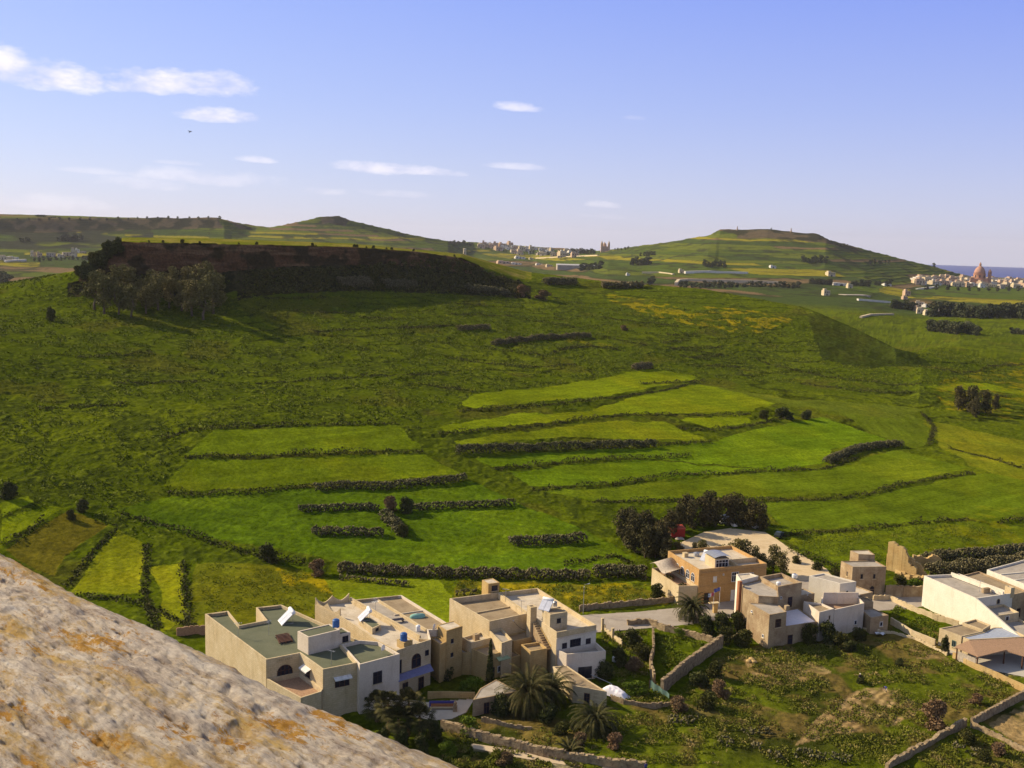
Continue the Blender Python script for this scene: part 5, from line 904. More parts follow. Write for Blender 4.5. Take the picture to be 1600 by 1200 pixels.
def scrub():
    rng = np.random.default_rng(77); Cs = []; Sz = []
    for pl in BANKS:
        P3 = np.array([pick(*p) for p in pl])
        for a, b in zip(P3[:-1], P3[1:]):
            L = np.linalg.norm((b-a)[:2]); n = int(L*17); f = rng.random(n); d = (b-a)[:2]/L; nn = np.array([-d[1], d[0]]); off = rng.normal(size=n)*.6; e = np.clip(-.1+1.7*vnoise(f*L/3.4+len(Cs)*13, f*0, 3), .08, 1.5)
            Cs.append(np.column_stack([a[:2]+d*(f*L)[:, None]+nn*off[:, None], np.clip(1-(off/1.7)**2, .05, 1)*e*rng.random(n)*1.3])); Sz.append(np.full(n, .30))
    C = np.concatenate(Cs); s = np.concatenate(Sz); C[:, 2] += HT(C[:, 0], C[:, 1]); V, F = leaf_quads(C, s, rng); tag(link_np('terrace_scrub', V, F, M['leaf_scrub']), 'dark scrub lining the terrace edges', 'scrub', kind='stuff')
    # brush on the scree below the cliff
    px, py = rng.uniform(385, 815, 1500), rng.random(1500); C = []; s = []
    for x, f in zip(px, py):
        lo = np.interp(x, [385, 550, 720, 815], [462, 452, 458, 464]); hi = np.interp(x, [385, 550, 650, 720, 800], [424, 420, 408, 410, 440]); p = pick(x, lo+(hi-lo)*f); r = rng.uniform(.8, 2.6)*(1.0 if x > 560 else .7); k = rng.normal(size=(34, 3)); k /= np.linalg.norm(k, axis=1)[:, None]; C.append(np.array(p)+np.array([0, 0, r*.4])+k*r*rng.uniform(.6, 1, (34, 1))*np.array([1, 1, .8])); s.append(np.full(34, .55))
    V, F = leaf_quads(np.concatenate(C), np.concatenate(s), rng); tag(link_np('scree_scrub', V, F, M['leaf_scrub']), 'dense dark brush on the scree below the cliff', 'scrub', kind='stuff')
    # herbs on the open hillside
    C = []; n = 0
    while n < 17000:
        D = np.sqrt(rng.uniform(230**2, 700**2, 60000)); a = rng.uniform(R(-28), R(26), 60000); x, y = D*np.sin(a), D*np.cos(a); z = HT(x, y); X, Y = project(x, y, z); ok = (fbm(x, y, 7, 3, 2) > .44) & (X > -40) & (X < 1640)
        ok &= np.where(X < 660, (Y < 840-.0*X) & (Y > 430), np.where(X < 900, (Y < 640) & (Y > 450), (Y < 600) & (Y > 445)))
        for poly, _, _ in PLOTS: ok &= ~in_poly(X, Y, poly)
        q = np.column_stack([x, y, z])[ok]; C.append(q); n += len(q)
    C = np.concatenate(C)[:17000]; m = np.repeat(C, 5, 0); m += rng.normal(size=m.shape)*np.array([.5, .5, .22])+np.array([0, 0, .35]); V, F = leaf_quads(m, np.full(len(m), .36), rng); tag(link_np('hillside_herbs', V, F, foliage('herb_leaves', (.056, .076, .004), (.100, .126, .005), (.155, .175, .008), .06)), 'rough herbs covering the open hillside', 'herbs', kind='stuff')
    # weeds on the near waste ground
    zones = [([(690, 1190), (690, 1135), (760, 1150), (1040, 1110), (1060, 1080), (1130, 1020), (1180, 1015), (1370, 1000), (1440, 1008), (1600, 1075), (1510, 1130), (1380, 1200)], 36000, .20, 'leaf_weed'), ([(940, 985), (1010, 985), (1022, 1060), (1045, 1100), (960, 1095), (940, 1030)], 5000, .24, 'leaf_weed'), ([(1025, 992), (1070, 998), (1120, 1012), (1040, 1070)], 3500, .2, 'leaf_fresh'), ([(1400, 945), (1490, 985), (1460, 1000), (1390, 965)], 2000, .2, 'leaf_fresh'), ([(705, 910), (1000, 917), (1046, 938), (900, 958), (760, 958)], 6000, .2, 'leaf_fresh'), ([(300, 885), (520, 905), (520, 975), (320, 955)], 3000, .18, 'leaf_fresh'), ([(1400, 1205), (1515, 1140), (1620, 1185), (1620, 1210)], 4000, .2, 'leaf_weed'), ([(700, 1200), (690, 1160), (1000, 1210)], 4000, .25, 'leaf_weed'), ([(1225, 845), (1500, 825), (1590, 840), (1460, 868), (1320, 895)], 5000, .2, 'leaf_fresh')]
    M['leaf_weed'] = foliage('weed_leaves', (.060, .068, .008), (.120, .135, .010), (.27, .20, .08), .35); M['leaf_fresh'] = foliage('fresh_weed_leaves', (.06, .085, .006), (.115, .150, .008), (.22, .20, .015), .3)
    for key, nm, lab in (('leaf_weed', 'rough_weeds', 'rough weeds and dry stalks on the waste ground'), ('leaf_fresh', 'fresh_weeds', 'fresh green weeds in gardens and field margins')):
        C = []
        for poly, n, s, k in zones:
            if k != key: continue
            w = np.array([W(px, py, 0) for px, py in poly]); lo, hi = w.min(0), w.max(0); q = rng.uniform(lo, hi, (n*4, 2)); q = q[in_poly(q[:, 0], q[:, 1], [tuple(p) for p in w])]; q = q[vnoise(q[:, 0]/3.2, q[:, 1]/3.2, 5)*.6+vnoise(q[:, 0]/1.1, q[:, 1]/1.1, 6)*.4 > .46][:n]; C.append(np.column_stack([q, HT(q[:, 0], q[:, 1])+rng.random(len(q))*.45]))
        C = np.concatenate(C); V, F = leaf_quads(C, np.full(len(C), .22), rng, .4); tag(link_np(nm, V, F, M[key]), lab, 'weeds', kind='stuff')
scrub()
# ---------------------------------------------------------------- rampart parapet under the camera
def rampart():
    zt = CZ-.5; e = [W(*p, zt) for p in [(0, 860), (60, 894), (100, 915), (200, 957), (270, 990), (330, 1022), (400, 1060), (450, 1085), (520, 1110), (560, 1127), (640, 1160), (740, 1200)]][::-1]
    e = np.array(e); d0 = (e[-1]-e[0])/np.linalg.norm(e[-1]-e[0]); nrm = np.array([d0[1], -d0[0]]); e = e+nrm*.026       # outward, to the right and ahead
    s_ = (e-e[0])@d0; off = (e-e[0])@nrm; NS, NT = 900, 420
    s = np.concatenate([np.linspace(-2.2, -.35, 60)[:-1], np.linspace(-.35, s_[-1]+.25, NS), np.linspace(s_[-1]+.25, s_[-1]+3.5, 60)[1:]])
    of = np.interp(s, s_, off, left=off[0], right=off[-1]); kk = np.exp(-np.linspace(-2, 2, 13)**2); kk /= kk.sum(); of = np.convolve(np.pad(of, 6, 'edge'), kk, 'valid')
    t = np.concatenate([np.linspace(-1.9, -1.0, 60)[:-1], np.linspace(-1.0, 0, NT)]); r = .05; arc = np.linspace(0, math.pi/2, 14)[1:]; dn = np.array([-.1, -.18, -.3, -.5, -.8, -1.2, -2.0])
    T = np.concatenate([t-r, -r+r*np.sin(arc), np.zeros(len(dn))]); Zp = np.concatenate([-.10*np.clip(t+.0, -.3, 0)**2, -r+r*np.cos(arc), dn])
    S_, T_ = np.meshgrid(s, T, indexing='ij'); Z_ = np.broadcast_to(Zp, S_.shape)
    bx = S_+.12*T_; streak = fbm(bx, T_*4.2, .16, 5, 3, .55); big = fbm(bx, T_*1.6, .5, 3, 8); fine = fbm(bx, T_*2.2, .022, 3, 12, .6); pit = fbm(bx, T_*2.0, .07, 3, 15)
    disp = (big-.5)*.016+(streak-.5)*.011+(fbm(bx, T_*7, .06, 4, 21, .6)-.5)*.009+(fine-.5)*.006-.0035*(1-np.abs(2*fbm(bx, T_*7.0, .12, 4, 31, .6)-1))**9-.004*np.clip(fbm(bx, T_*3.5, .022, 3, 33)-.6, 0, .3)/.3-np.clip(pit-.70, 0, 1)*.06
    w = np.clip(-T_/r, 0, 1)*.6+.4; X = e[0][0]+S_*d0[0]+(T_+of[:, None]+disp*(1-w)*.8)*nrm[0]; Y = e[0][1]+S_*d0[1]+(T_+of[:, None]+disp*(1-w)*.8)*nrm[1]; Z = zt+Z_+disp*w
    V = np.stack([X, Y, Z], -1).reshape(-1, 3); i = np.arange(S_.size).reshape(S_.shape); F = np.stack([i[:-1, :-1], i[1:, :-1], i[1:, 1:], i[:-1, 1:]], -1).reshape(-1, 4)
    sx, sy = d0
    def f(nt, b):
        # axes along and across the parapet
        tc = nt.nodes.new('ShaderNodeTexCoord'); mp = nt.nodes.new('ShaderNodeMapping'); mp.vector_type = 'TEXTURE'; mp.inputs['Rotation'].default_value = (0, 0, math.atan2(sy, sx)); nt.links.new(tc.outputs['Object'], mp.inputs[0])
        def nz(sc, det, ro, st):
            m2 = nt.nodes.new('ShaderNodeMapping'); m2.inputs['Scale'].default_value = st; nt.links.new(mp.outputs[0], m2.inputs[0]); t = nt.nodes.new('ShaderNodeTexNoise'); t.inputs['Scale'].default_value = sc; t.inputs['Detail'].default_value = det; t.inputs['Roughness'].default_value = ro; nt.links.new(m2.outputs[0], t.inputs[0]); return t.outputs[0]
        base = ramp(nt, nz(8, 10, .8, (1, 5.5, 1)), [(.34, (.15, .10, .08)), (.43, (.44, .355, .285)), (.54, (.70, .60, .485)), (.72, (.88, .81, .70))])
        och = mixc(nt, ramp(nt, nz(5.5, 10, .78, (1, 3.4, 1)), [(.49, (0, 0, 0)), (.60, (1, 1, 1))]), base, ramp(nt, nz(28, 4, .7, (1, 1.6, 1)), [(.35, (.42, .25, .06)), (.6, (.66, .45, .16)), (.8, (.70, .58, .36))]))
        lich = mixc(nt, ramp(nt, nz(7.5, 10, .8, (1, 3.0, 1)), [(.545, (0, 0, 0)), (.585, (1, 1, 1))]), och, ramp(nt, nz(45, 4, .7, (1, 1.4, 1)), [(.3, (.36, .16, .025)), (.6, (.56, .30, .05)), (.8, (.62, .42, .14))]))
        dark = mixc(nt, ramp(nt, nz(11, 10, .8, (1, 4.0, 1)), [(.62, (0, 0, 0)), (.70, (1, 1, 1))]), lich, (.11, .075, .065))
        speck = mixc(nt, ramp(nt, nz(110, 5, .85, (1, 2.2, 1)), [(.58, (0, 0, 0)), (.66, (.85, .85, .85))]), dark, (.16, .10, .075))
        nt.links.new(speck, b.inputs['Base Color']); b.inputs['Roughness'].default_value = .95; bump(nt, b, nz(34, 9, .8, (1, 3.4, 1)), 1.0, .012)
    rt = thing('rampart', 'weathered limestone parapet with orange lichen in the foreground', 'rampart', (float(e[0][0]), float(e[0][1]), 0)); V[:, :2] -= e[0]; m = nmat('lichen_limestone', f)
    link_np('parapet_top', V, F, m, rt, True)
    lo, hi = s[0]+.02, s[-1]-.02; q = lambda a, b: tuple(a*d0+b*nrm)
    MB().prism([q(lo, -1.8), q(lo, float(off.min())-.03), q(hi, float(off.min())-.03), q(hi, -1.8)][::1], 18, zt-.35).build('wall_body', M['oldstone'], rt)
rampart()
# ---------------------------------------------------------------- people
def person(label, pos, rz, joints, top, legs, hair, hat=None, hold=None):
    # joints: name -> (x, y, z, radius); one skinned body
    J = joints; names = list(J); E = [('pelvis', 'chest'), ('chest', 'neck'), ('neck', 'head'), ('head', 'crown')]
    for s in 'lr': E += [('chest', 'shoulder_'+s), ('shoulder_'+s, 'elbow_'+s), ('elbow_'+s, 'hand_'+s), ('pelvis', 'hip_'+s), ('hip_'+s, 'knee_'+s), ('knee_'+s, 'ankle_'+s), ('ankle_'+s, 'toe_'+s)]
    for s in 'lr':
        h = Vector(J['hand_'+s][:3]); d = (h-Vector(J['elbow_'+s][:3])).normalized(); sd = d.cross(Vector((0, 1, .2))).normalized()
        for q in range(4):
            n = 'finger_%s%d' % (s, q); p = h+d*(.085-.008*abs(q-1.3))+sd*(q-1.5)*.021; J[n] = (*p, .008); E.append(('hand_'+s, n)); n2 = n+'t'; p2 = p+d*.04+Vector((0, .02, -.01)); J[n2] = (*p2, .007); E.append((n, n2))
        n = 'thumb_'+s; p = h+d*.03+sd*.05; J[n] = (*p, .009); E.append(('hand_'+s, n))
    names = list(J); me = bpy.data.meshes.new('person'); me.from_pydata([J[k][:3] for k in names], [(names.index(a), names.index(b)) for a, b in E], []); o = bpy.data.objects.new('person', me); COL.objects.link(o)
    sk = o.modifiers.new('skin', 'SKIN'); o.modifiers.new('sub', 'SUBSURF').levels = 2
    for k, v in zip(names, me.skin_vertices[0].data): v.radius = (J[k][3]*(1.35 if k in ('chest', 'pelvis') else 1), J[k][3]); v.use_root = k == 'pelvis'
    dg = bpy.context.evaluated_depsgraph_get(); m2 = bpy.data.meshes.new_from_object(o.evaluated_get(dg)); bpy.data.objects.remove(o); o = bpy.data.objects.new('person', m2); COL.objects.link(o)
    for mt in (top, legs, M['skin'], M['black']): m2.materials.append(mt)
    nk = Vector(J['neck'][:3]); hd = Vector(J['head'][:3]); pv = Vector(J['pelvis'][:3]); ch = Vector(J['chest'][:3])
    for p in m2.polygons:
        c = p.center; p.use_smooth = True; near = min(names, key=lambda k: (Vector(J[k][:3])-c).length-J[k][3]*.5)
        p.material_index = 2 if near in ('head', 'crown', 'neck') or near.startswith(('hand', 'finger', 'thumb')) else 3 if near.startswith(('toe', 'ankle')) else 1 if near.startswith(('hip', 'knee', 'pelvis')) else 0
    tag(o, label, 'person'); o.location = pos; o.rotation_euler = (0, 0, rz)
    up = (Vector(J['crown'][:3])-hd).normalized(); fw = Vector((0, -1, 0)); fw = (fw-up*fw.dot(up)).normalized(); sd = up.cross(fw)
    m = MB(); n = 10; cen = hd+up*.055-fw*.012
    vs = []
    for i in range(6):
        a = math.pi/2*i/5
        for k in range(n): w = 2*math.pi*k/n; rr = .118*math.sin(a)+.002; vs.append(cen+up*(.135*math.cos(a)-.01-.045*(i == 5))+(sd*math.cos(w)+fw*math.sin(w)*1.08)*rr)
    m.add(vs, [(i*n+k, (i+1)*n+k, (i+1)*n+(k+1) % n, i*n+(k+1) % n) for i in range(5) for k in range(n)])
    if hat: m.obox(cen+fw*.15-up*.01, sd, fw, up, .08, .06, .008)
    m.build('cap' if hat else 'hair', hat or hair, o, True)
    f = MB(); f.obox(hd+fw*.105+up*.0, sd, fw, up, .014, .022, .02); f.build('nose', M['skin'], o)
    f = MB()
    for q in (-.034, .034): f.obox(hd+fw*.094+sd*q+up*.035, sd, fw, up, .014, .008, .007)
    f.build('eyes', M['black'], o); MB().obox(hd+fw*.092-up*.045, sd, fw, up, .024, .008, .006).build('mouth', M['redpaint'], o)
    for q in (-.1, .1): MB().obox(hd+sd*q+up*.015, sd, fw, up, .012, .02, .03).build('ear', M['skin'], o)
    return o
def J_stand(): return {'pelvis': (0, 0, .95, .125), 'chest': (0, .01, 1.30, .125), 'neck': (0, 0, 1.49, .055), 'head': (0, -.015, 1.60, .09), 'crown': (0, -.01, 1.70, .075), 'shoulder_l': (.18, .01, 1.40, .065), 'elbow_l': (.25, .03, 1.13, .045), 'hand_l': (.25, -.06, .90, .036), 'shoulder_r': (-.18, .01, 1.40, .065), 'elbow_r': (-.26, .02, 1.14, .045), 'hand_r': (-.22, -.14, .95, .036),
    'hip_l': (.10, 0, .88, .095), 'knee_l': (.11, -.02, .50, .065), 'ankle_l': (.12, .02, .08, .045), 'toe_l': (.13, -.14, .03, .035), 'hip_r': (-.10, 0, .88, .095), 'knee_r': (-.11, .02, .50, .065), 'ankle_r': (-.13, .06, .08, .045), 'toe_r': (-.14, -.10, .03, .035)}
def J_stoop(): return {'pelvis': (0, .18, .88, .125), 'chest': (0, -.17, 1.03, .125), 'neck': (0, -.34, 1.02, .055), 'head': (0, -.45, .98, .09), 'crown': (0, -.53, .95, .075), 'shoulder_l': (.18, -.24, 1.0, .065), 'elbow_l': (.22, -.30, .72, .045), 'hand_l': (.14, -.48, .50, .036), 'shoulder_r': (-.18, -.24, 1.0, .065), 'elbow_r': (-.24, -.30, .72, .045), 'hand_r': (-.12, -.52, .46, .036),
    'hip_l': (.11, .16, .82, .095), 'knee_l': (.15, -.06, .48, .065), 'ankle_l': (.16, .10, .08, .045), 'toe_l': (.18, -.06, .03, .035), 'hip_r': (-.11, .16, .82, .095), 'knee_r': (-.14, .04, .46, .065), 'ankle_r': (-.15, .22, .08, .045), 'toe_r': (-.17, .06, .03, .035)}
cl_ = lambda n, c: plain(n, c, .9, 0, .1)
HR = cl_('dark_hair', (.03, .02, .015)); pb, pd = pick(1384, 1082), pick(1343, 1066.5)
person('person in a blue top stooping over the weedy field', pb, R(-70), J_stoop(), cl_('blue_shirt', (.03, .06, .42)), cl_('pale_trousers', (.62, .50, .36)), HR)
person('person in dark clothes and a pale cap standing in the weedy field', pd, R(20), J_stand(), cl_('dark_jacket', (.035, .03, .04)), cl_('dark_trousers', (.03, .03, .035)), HR, cl_('pale_cap', (.75, .66, .52)))
x, y = W(1009.5, 1191, 1.75); person('person with dark hair and a blue top walking at the bottom edge of the photo', (x, y, H1(x, y)), R(200), J_stand(), cl_('navy_top', (.06, .06, .22)), cl_('blue_jeans', (.05, .07, .16)), HR)
# ---------------------------------------------------------------- yard objects, street furniture
def put(name, label, cat, px, py, rz=0, group=None, pos=None): return thing(name, label, cat, pos or pick(px, py), rz, group)
t = put('red_hut', 'red painted hut with a paler red roof under the trees of the gravel yard', 'hut', 1057, 838, R(12)); MB().box(-1.8, 1.9, -1.2, 1.2, 0, 2.3).build('wall', M['redpaint'], t); MB().prism([(-2.1, -1.35), (2.0, -1.35), (2.0, 1.35), (-2.1, 1.35)], 2.2, 0, True, [2.4, 2.4, 2.75, 2.75]).build('roof', plain('paler_red_roof', (.50, .09, .055), .6), t); MB().box(-1.82, -1.78, -.6, .5, .05, 2.1).build('door', M['whitewood'], t)  # roof red is paler than the wall red
t = put('crumpled_tarp', 'crumpled pale tarpaulin lying beside the red hut', 'tarpaulin', 1062, 842.5); m = MB(); g = 10; vs = [((i/g-.5)*2.4, (j/g-.5)*1.6, .1+.7*float(vnoise(np.array([i*.45]), np.array([j*.5]), 3)[0])*math.sin(math.pi*i/g)*math.sin(math.pi*j/g)**.6) for i in range(g+1) for j in range(g+1)]; m.add(vs, [(i*(g+1)+j, (i+1)*(g+1)+j, (i+1)*(g+1)+j+1, i*(g+1)+j+1) for i in range(g) for j in range(g)]).build('cloth', M['corr'], t, True)
t = put('caravan', 'small white caravan parked against the dark trees', 'caravan', 1135, 819, R(8)); m = MB(); prof = [(-1.7, .5), (1.5, .5), (1.75, 1.1), (1.6, 2.2), (1.2, 2.55), (-1.4, 2.55), (-1.75, 2.1)]
vs = [(x, y, z) for y in (-1, 1) for x, z in prof]; k = len(prof); m.add(vs, [tuple(range(k)), tuple(range(2*k-1, k-1, -1))]+[(i, k+i, k+(i+1) % k, (i+1) % k) for i in range(k)]).build('body', M['whitepl'], t); MB().box(-.5, .5, -1.03, -.99, 1.3, 2.05).build('window', M['glass'], t); MB().box(.8, 1.3, -1.03, -.99, .6, 2.1).build('door', M['metal'], t)
for y in (-.95, .95): MB().tube([(0, y-.1, .33), (0, y+.1, .33)], .33, 12).build('wheel', M['black'], t)
def car(label, px, py, rz, body):
    t = put('parked_car', label, 'car', px, py, rz, 'cars parked by the gravel yard'); m = MB(); prof = [(-2, .35), (2, .35), (2.05, .75), (1.9, .95), (1.0, 1.0), (.45, 1.45), (-1.2, 1.48), (-1.8, 1.05), (-2.05, .9)]; k = len(prof); wid = [.82]*5+[.66, .66]+[.82]*2
    m.add([(x, s*w, z) for s in (-1, 1) for (x, z), w in zip(prof, wid)], [tuple(range(k)), tuple(range(2*k-1, k-1, -1))]+[(i, k+i, k+(i+1) % k, (i+1) % k) for i in range(k)]).build('body', body, t)
    g = MB()
    for s in (-1, 1): g.add([(.85, s*.80, 1.03), (.42, s*.69, 1.40), (-1.15, s*.69, 1.42), (-1.6, s*.80, 1.08)], [(0, 1, 2, 3) if s < 0 else (3, 2, 1, 0)])
    g.build('window', M['glass'], t)
    for x in (-1.25, 1.3):
        for y in (-.78, .78): MB().tube([(x, y-.1, .32), (x, y+.1, .32)], .32, 12).build('wheel', M['black'], t)
    for y in (-.55, .55): MB().box(2.02, 2.06, y-.15, y+.15, .62, .76).build('headlight', M['whitepl'], t)
car('pale car parked beside the right end of the dark tree row', 1184, 825.5, R(35), M['whitepl']); car('dark car at the upper bend of the gravel track', 1217, 839, R(60), plain('dark_green_car_paint', (.03, .04, .04), .35))
G9 = 'pale boulders at the foot of the dark trees'
for i, (px, py, r) in enumerate([(1144, 821, .9), (1148, 823, .8), (1150, 820, .7), (1160, 822, .55), (1164, 821, .5), (1169, 822, .5)]):
    rng = np.random.default_rng(i); bm = bmesh.new(); bmesh.ops.create_icosphere(bm, subdivisions=2, radius=r)
    for v in bm.verts: v.co *= 1+.3*(float(vnoise(np.array([v.co.x*2+i*9]), np.array([v.co.y*2+v.co.z]), i)[0])-.5); v.co.z *= .8
    me = bpy.data.meshes.new('boulder'); bm.to_mesh(me); bm.free(); me.materials.append(M['white']); o = bpy.data.objects.new('boulder', me); COL.objects.link(o); o.location = Vector(pick(px, py))+Vector((0, 0, r*.4)); tag(o, 'pale boulder at the edge of the gravel yard', 'boulder', G9)
def flag(label, px, py, cols, h=3.6):
    x, y = W(px, py, 2.35); t = put('flag', label, 'flag', 0, 0, R(10), 'flags by the street palm', (x, y, 2.35)); MB().tube([(0, 0, 0), (0, 0, h)], .035, 6).build('pole', M['whitepl'], t); k = 8
    for q, c in enumerate(cols):
        a0, a1 = q/len(cols), (q+1)/len(cols); pts = [(-1.35*f*.95, .12*math.sin(f*7), h-.1-.35*f) for f in [a0+(a1-a0)*i/k for i in range(k+1)]]; vs = [(x, y, z-o) for o in (0, .8) for x, y, z in pts]; vs += [(x, y+.012, z) for x, y, z in vs]; n = k+1
        MB().add(vs, [(i, i+1, n+i+1, n+i) for i in range(k)]+[(2*n+i+1, 2*n+i, 3*n+i, 3*n+i+1) for i in range(k)]).build('cloth', c, t, True)
t = put('gate_pillar', 'ochre pillar with a pale slab top carrying the flags', 'pillar', 1117, 958, R(15)); MB().box(-.45, .45, -.35, .35, -.6, 2.2).build('shaft', M['ochre'], t); MB().box(-1.5, .8, -.5, .5, 2.2, 2.35).build('slab', M['cream'], t)
flag('pink and white flag on the left pole by the street palm', 1114.5, 950, [plain('pink_cloth', (.62, .12, .14), .9), M['whitepl']]); flag('blue flag on the right pole by the street palm', 1123.5, 948, [plain('blue_cloth', (.10, .13, .38), .9)], 4.4)
def lamp(label, px, py, h):
    t = put('street_lamp', label, 'street lamp', px, py, R(-60), 'street lamps'); MB().tube([(0, 0, -.5), (0, 0, h*.5), (0, 0, h-.4), (0, .25, h), (0, .9, h+.1)], [.09, .07, .055, .045, .04], 7).build('pole', M['metal'], t); MB().obox((0, 1.1, h+.08), (1, 0, 0), (0, 1, .1), (0, -.1, 1), .12, .3, .05).build('lamp_head', M['metal'], t)
lamp('thin street lamp by the pavement left of the wide street', 911, 960, 6.5)
for px, py, h, lab in ((941, 986, 2.6, 'left pale gate post of the small garden'), (957, 999, 2.2, 'right pale gate post of the small garden')): t = put('gate_post', lab, 'gate post', px, py, R(20)); MB().box(-.22, .22, -.22, .22, -.5, h).build('post', M['cream'], t); MB().box(-.28, .28, -.28, .28, h, h+.12).build('cap', M['cream'], t)
t = put('white_tarpaulin', 'large white tarpaulin draped over a heap beside the low reddish wall', 'tarpaulin', 962, 1086, R(-38)); t.scale = (.8, .8, .8); m = MB(); g = 26; vs = []
for i in range(g+1):
    for j in range(g+1):
        u, v = i/g*2-1, j/g*2-1; hh = max(0, 1-abs(u)**3.2)*max(0, 1-abs(v)**3)**.8; nz = float(fbm(np.array([u*3.0]), np.array([v*2.2+u]), 1.0, 3, 7)[0])-.5; vs.append((u*3.3, v*1.5*(1-.25*u), .05+hh*(1.6-.55*u)+nz*.7*(.3+hh)))
m.add(vs, [(i*(g+1)+j, (i+1)*(g+1)+j, (i+1)*(g+1)+j+1, i*(g+1)+j+1) for i in range(g) for j in range(g)]).build('cloth', M['sheet'], t, True)
t = put('shade_net', 'teal shade net hung along the end of the dividing garden wall', 'net', 1030, 1084, R(-50)); m = MB(); g = 10; vs = [(-2.4+4.8*i/g, .15*math.sin(i*1.7), (1.7-.9*i/g)*k+.02) for k in (0, 1) for i in range(g+1)]; vs += [(x, y+.03, z) for x, y, z in vs]; n = g+1; m.add(vs, [(i, i+1, n+i+1, n+i) for i in range(g)]+[(2*n+i+1, 2*n+i, 3*n+i, 3*n+i+1) for i in range(g)]).build('netting', M['teal'], t, True); MB().tube([(-2.4, 0, -.3), (-2.4, 0, 1.8)], .05, 6).build('post', M['wood'], t)
t = put('garden_bench', 'long patio bench with blue panels and a terracotta back beside the fan palms', 'bench', 691, 1109, R(4)); MB().box(-2.2, 2.2, .25, .5, 0, 1.3).build('backrest', plain('blue_panel_paint', (.07, .06, .24), .6), t); MB().box(-1.9, 1.9, .16, .25, .35, .95).build('cushion', plain('terracotta_cloth', (.40, .17, .07), .8), t); MB().box(-2.1, 2.1, -.3, .2, .3, .42).build('seat', M['cream'], t)
for x in (-1.9, 1.9): MB().box(x-.1, x+.1, -.28, .2, -.1, .3).build('leg', M['cream'], t)
t = put('stone_finial', 'dark stone urn on a pedestal at the end of the patio bench', 'urn', 711, 1112); MB().box(-.35, .35, -.35, .35, -.3, 1.0).build('pedestal', M['oldstone'], t); MB().lathe([(.2, 1.0), (.12, 1.12), (.32, 1.35), (.28, 1.6), (.1, 1.75), (.05, 2.05)], n=12).build('urn', M['oldstone'], t, True)
t = put('white_drum', 'white plastic drum standing in the shade right of the balcony house', 'drum', 960, 1034); MB().lathe([(.4, 0), (.45, .1), (.45, .8), (.38, .95), (.15, 1.0)], n=14).build('barrel', M['whitepl'], t); MB().lathe([(.16, 1.0), (.16, 1.06)], n=10).build('cap', M['bluepl'], t)
t = put('grey_barrel', 'grey metal barrel lying against the dividing garden wall', 'barrel', 1004, 1027, R(30)); MB().tube([(-.6, 0, .42), (-.58, 0, .42), (.58, 0, .42), (.6, 0, .42)], [.38, .42, .42, .38], 14).build('drum', M['metal'], t); m = MB()
for x in (-.25, .25): m.tube([(x-.02, 0, .42), (x+.02, 0, .42)], .44, 14)
m.build('hoops', M['metal'], t)
t = put('garden_pipe', 'thin bent metal pipe leaning in the garden below the balcony', 'pipe', 940, 1070, R(-30)); MB().tube([(-2.2, 0, 1.4), (1.8, 0, .7), (2.1, .1, .3)], .05, 6).build('pipe_run', M['metal'], t); MB().tube([(-2.0, 0, -.2), (-2.0, 0, 1.4)], .04, 6).build('post', M['wood'], t)
t = put('plastic_sheet', 'small crumpled white plastic sheet on the grass below the stone shed', 'plastic sheet', 1375, 992); m = MB(); g = 8; vs = [((i/g-.5)*1.8, (j/g-.5)*1.2, .08+.5*float(vnoise(np.array([i*.7]), np.array([j*.7]), 5)[0])) for i in range(g+1) for j in range(g+1)]; m.add(vs, [(i*(g+1)+j, (i+1)*(g+1)+j, (i+1)*(g+1)+j+1, i*(g+1)+j+1) for i in range(g) for j in range(g)]).build('sheet', M['whitepl'], t, True)
place(bush[0], 1477, 1022, 'small dark yard tree in front of the yellow bungalow', 3.6, wide=.4)
for i, (px, py) in enumerate([(1174, 1032), (1178, 1036), (1170, 1035)]):
    bm = bmesh.new(); bmesh.ops.create_icosphere(bm, subdivisions=2, radius=.6)
    for v in bm.verts: v.co *= 1+.4*(float(vnoise(np.array([v.co.x*3+i*9]), np.array([v.co.y*3+v.co.z]), i)[0])-.5); v.co.z *= .7
    me = bpy.data.meshes.new('stone_lump'); bm.to_mesh(me); bm.free(); me.materials.append(M['ochre']); o = bpy.data.objects.new('stone_lump', me); COL.objects.link(o); o.location = Vector(pick(px, py))+Vector((0, 0, .2)); tag(o, 'ochre stone lump in the weeds before the farmhouse', 'stone', 'ochre stone lumps before the farmhouse')
def aerial(rg, X, Y, z, label, h=2.6):
    t = thing('television_aerial', label, 'aerial', at(rg, X, Y, z), random.random()*3, 'aerials on the roofs'); MB().tube([(0, 0, 0), (0, 0, h)], .04, 6).build('mast', M['metal'], t); m = MB().tube([(-.7, 0, h-.1), (.7, 0, h-.1)], .025, 5)
    for i in range(5): m.tube([(-.6+.3*i, -.35, h-.1), (-.6+.3*i, .35, h-.1)], .02, 5)
    m.build('elements', M['metal'], t)
for a in ((1, 800, 480, 8.1, 'aerial in the middle of the long green roof'), (1, 480, 500, 8.1, 'aerial near the left parapet of the green roof'), (2, 250, 930, 8.1, 'aerial at the front edge of the green roof'), (2, 710, 400, 8.1, 'aerial behind the glaring solar heater'), (3, 765, 360, 8.0, 'aerial on the middle parapet of the large yellow house'), (3, 615, 245, 8.0, 'aerial at the back of the large yellow house'), (3, 1145, 520, 7.6, 'aerial on the front roof of the large yellow house'), (4, 870, 320, 7.3, 'aerial before the curved roof of the orange house'), (5, 1030, 520, 4.5, 'aerial in the sunken roof yard'), (6, 1240, 440, 6.6, 'aerial on the roof of the white walled house')): aerial(*a)
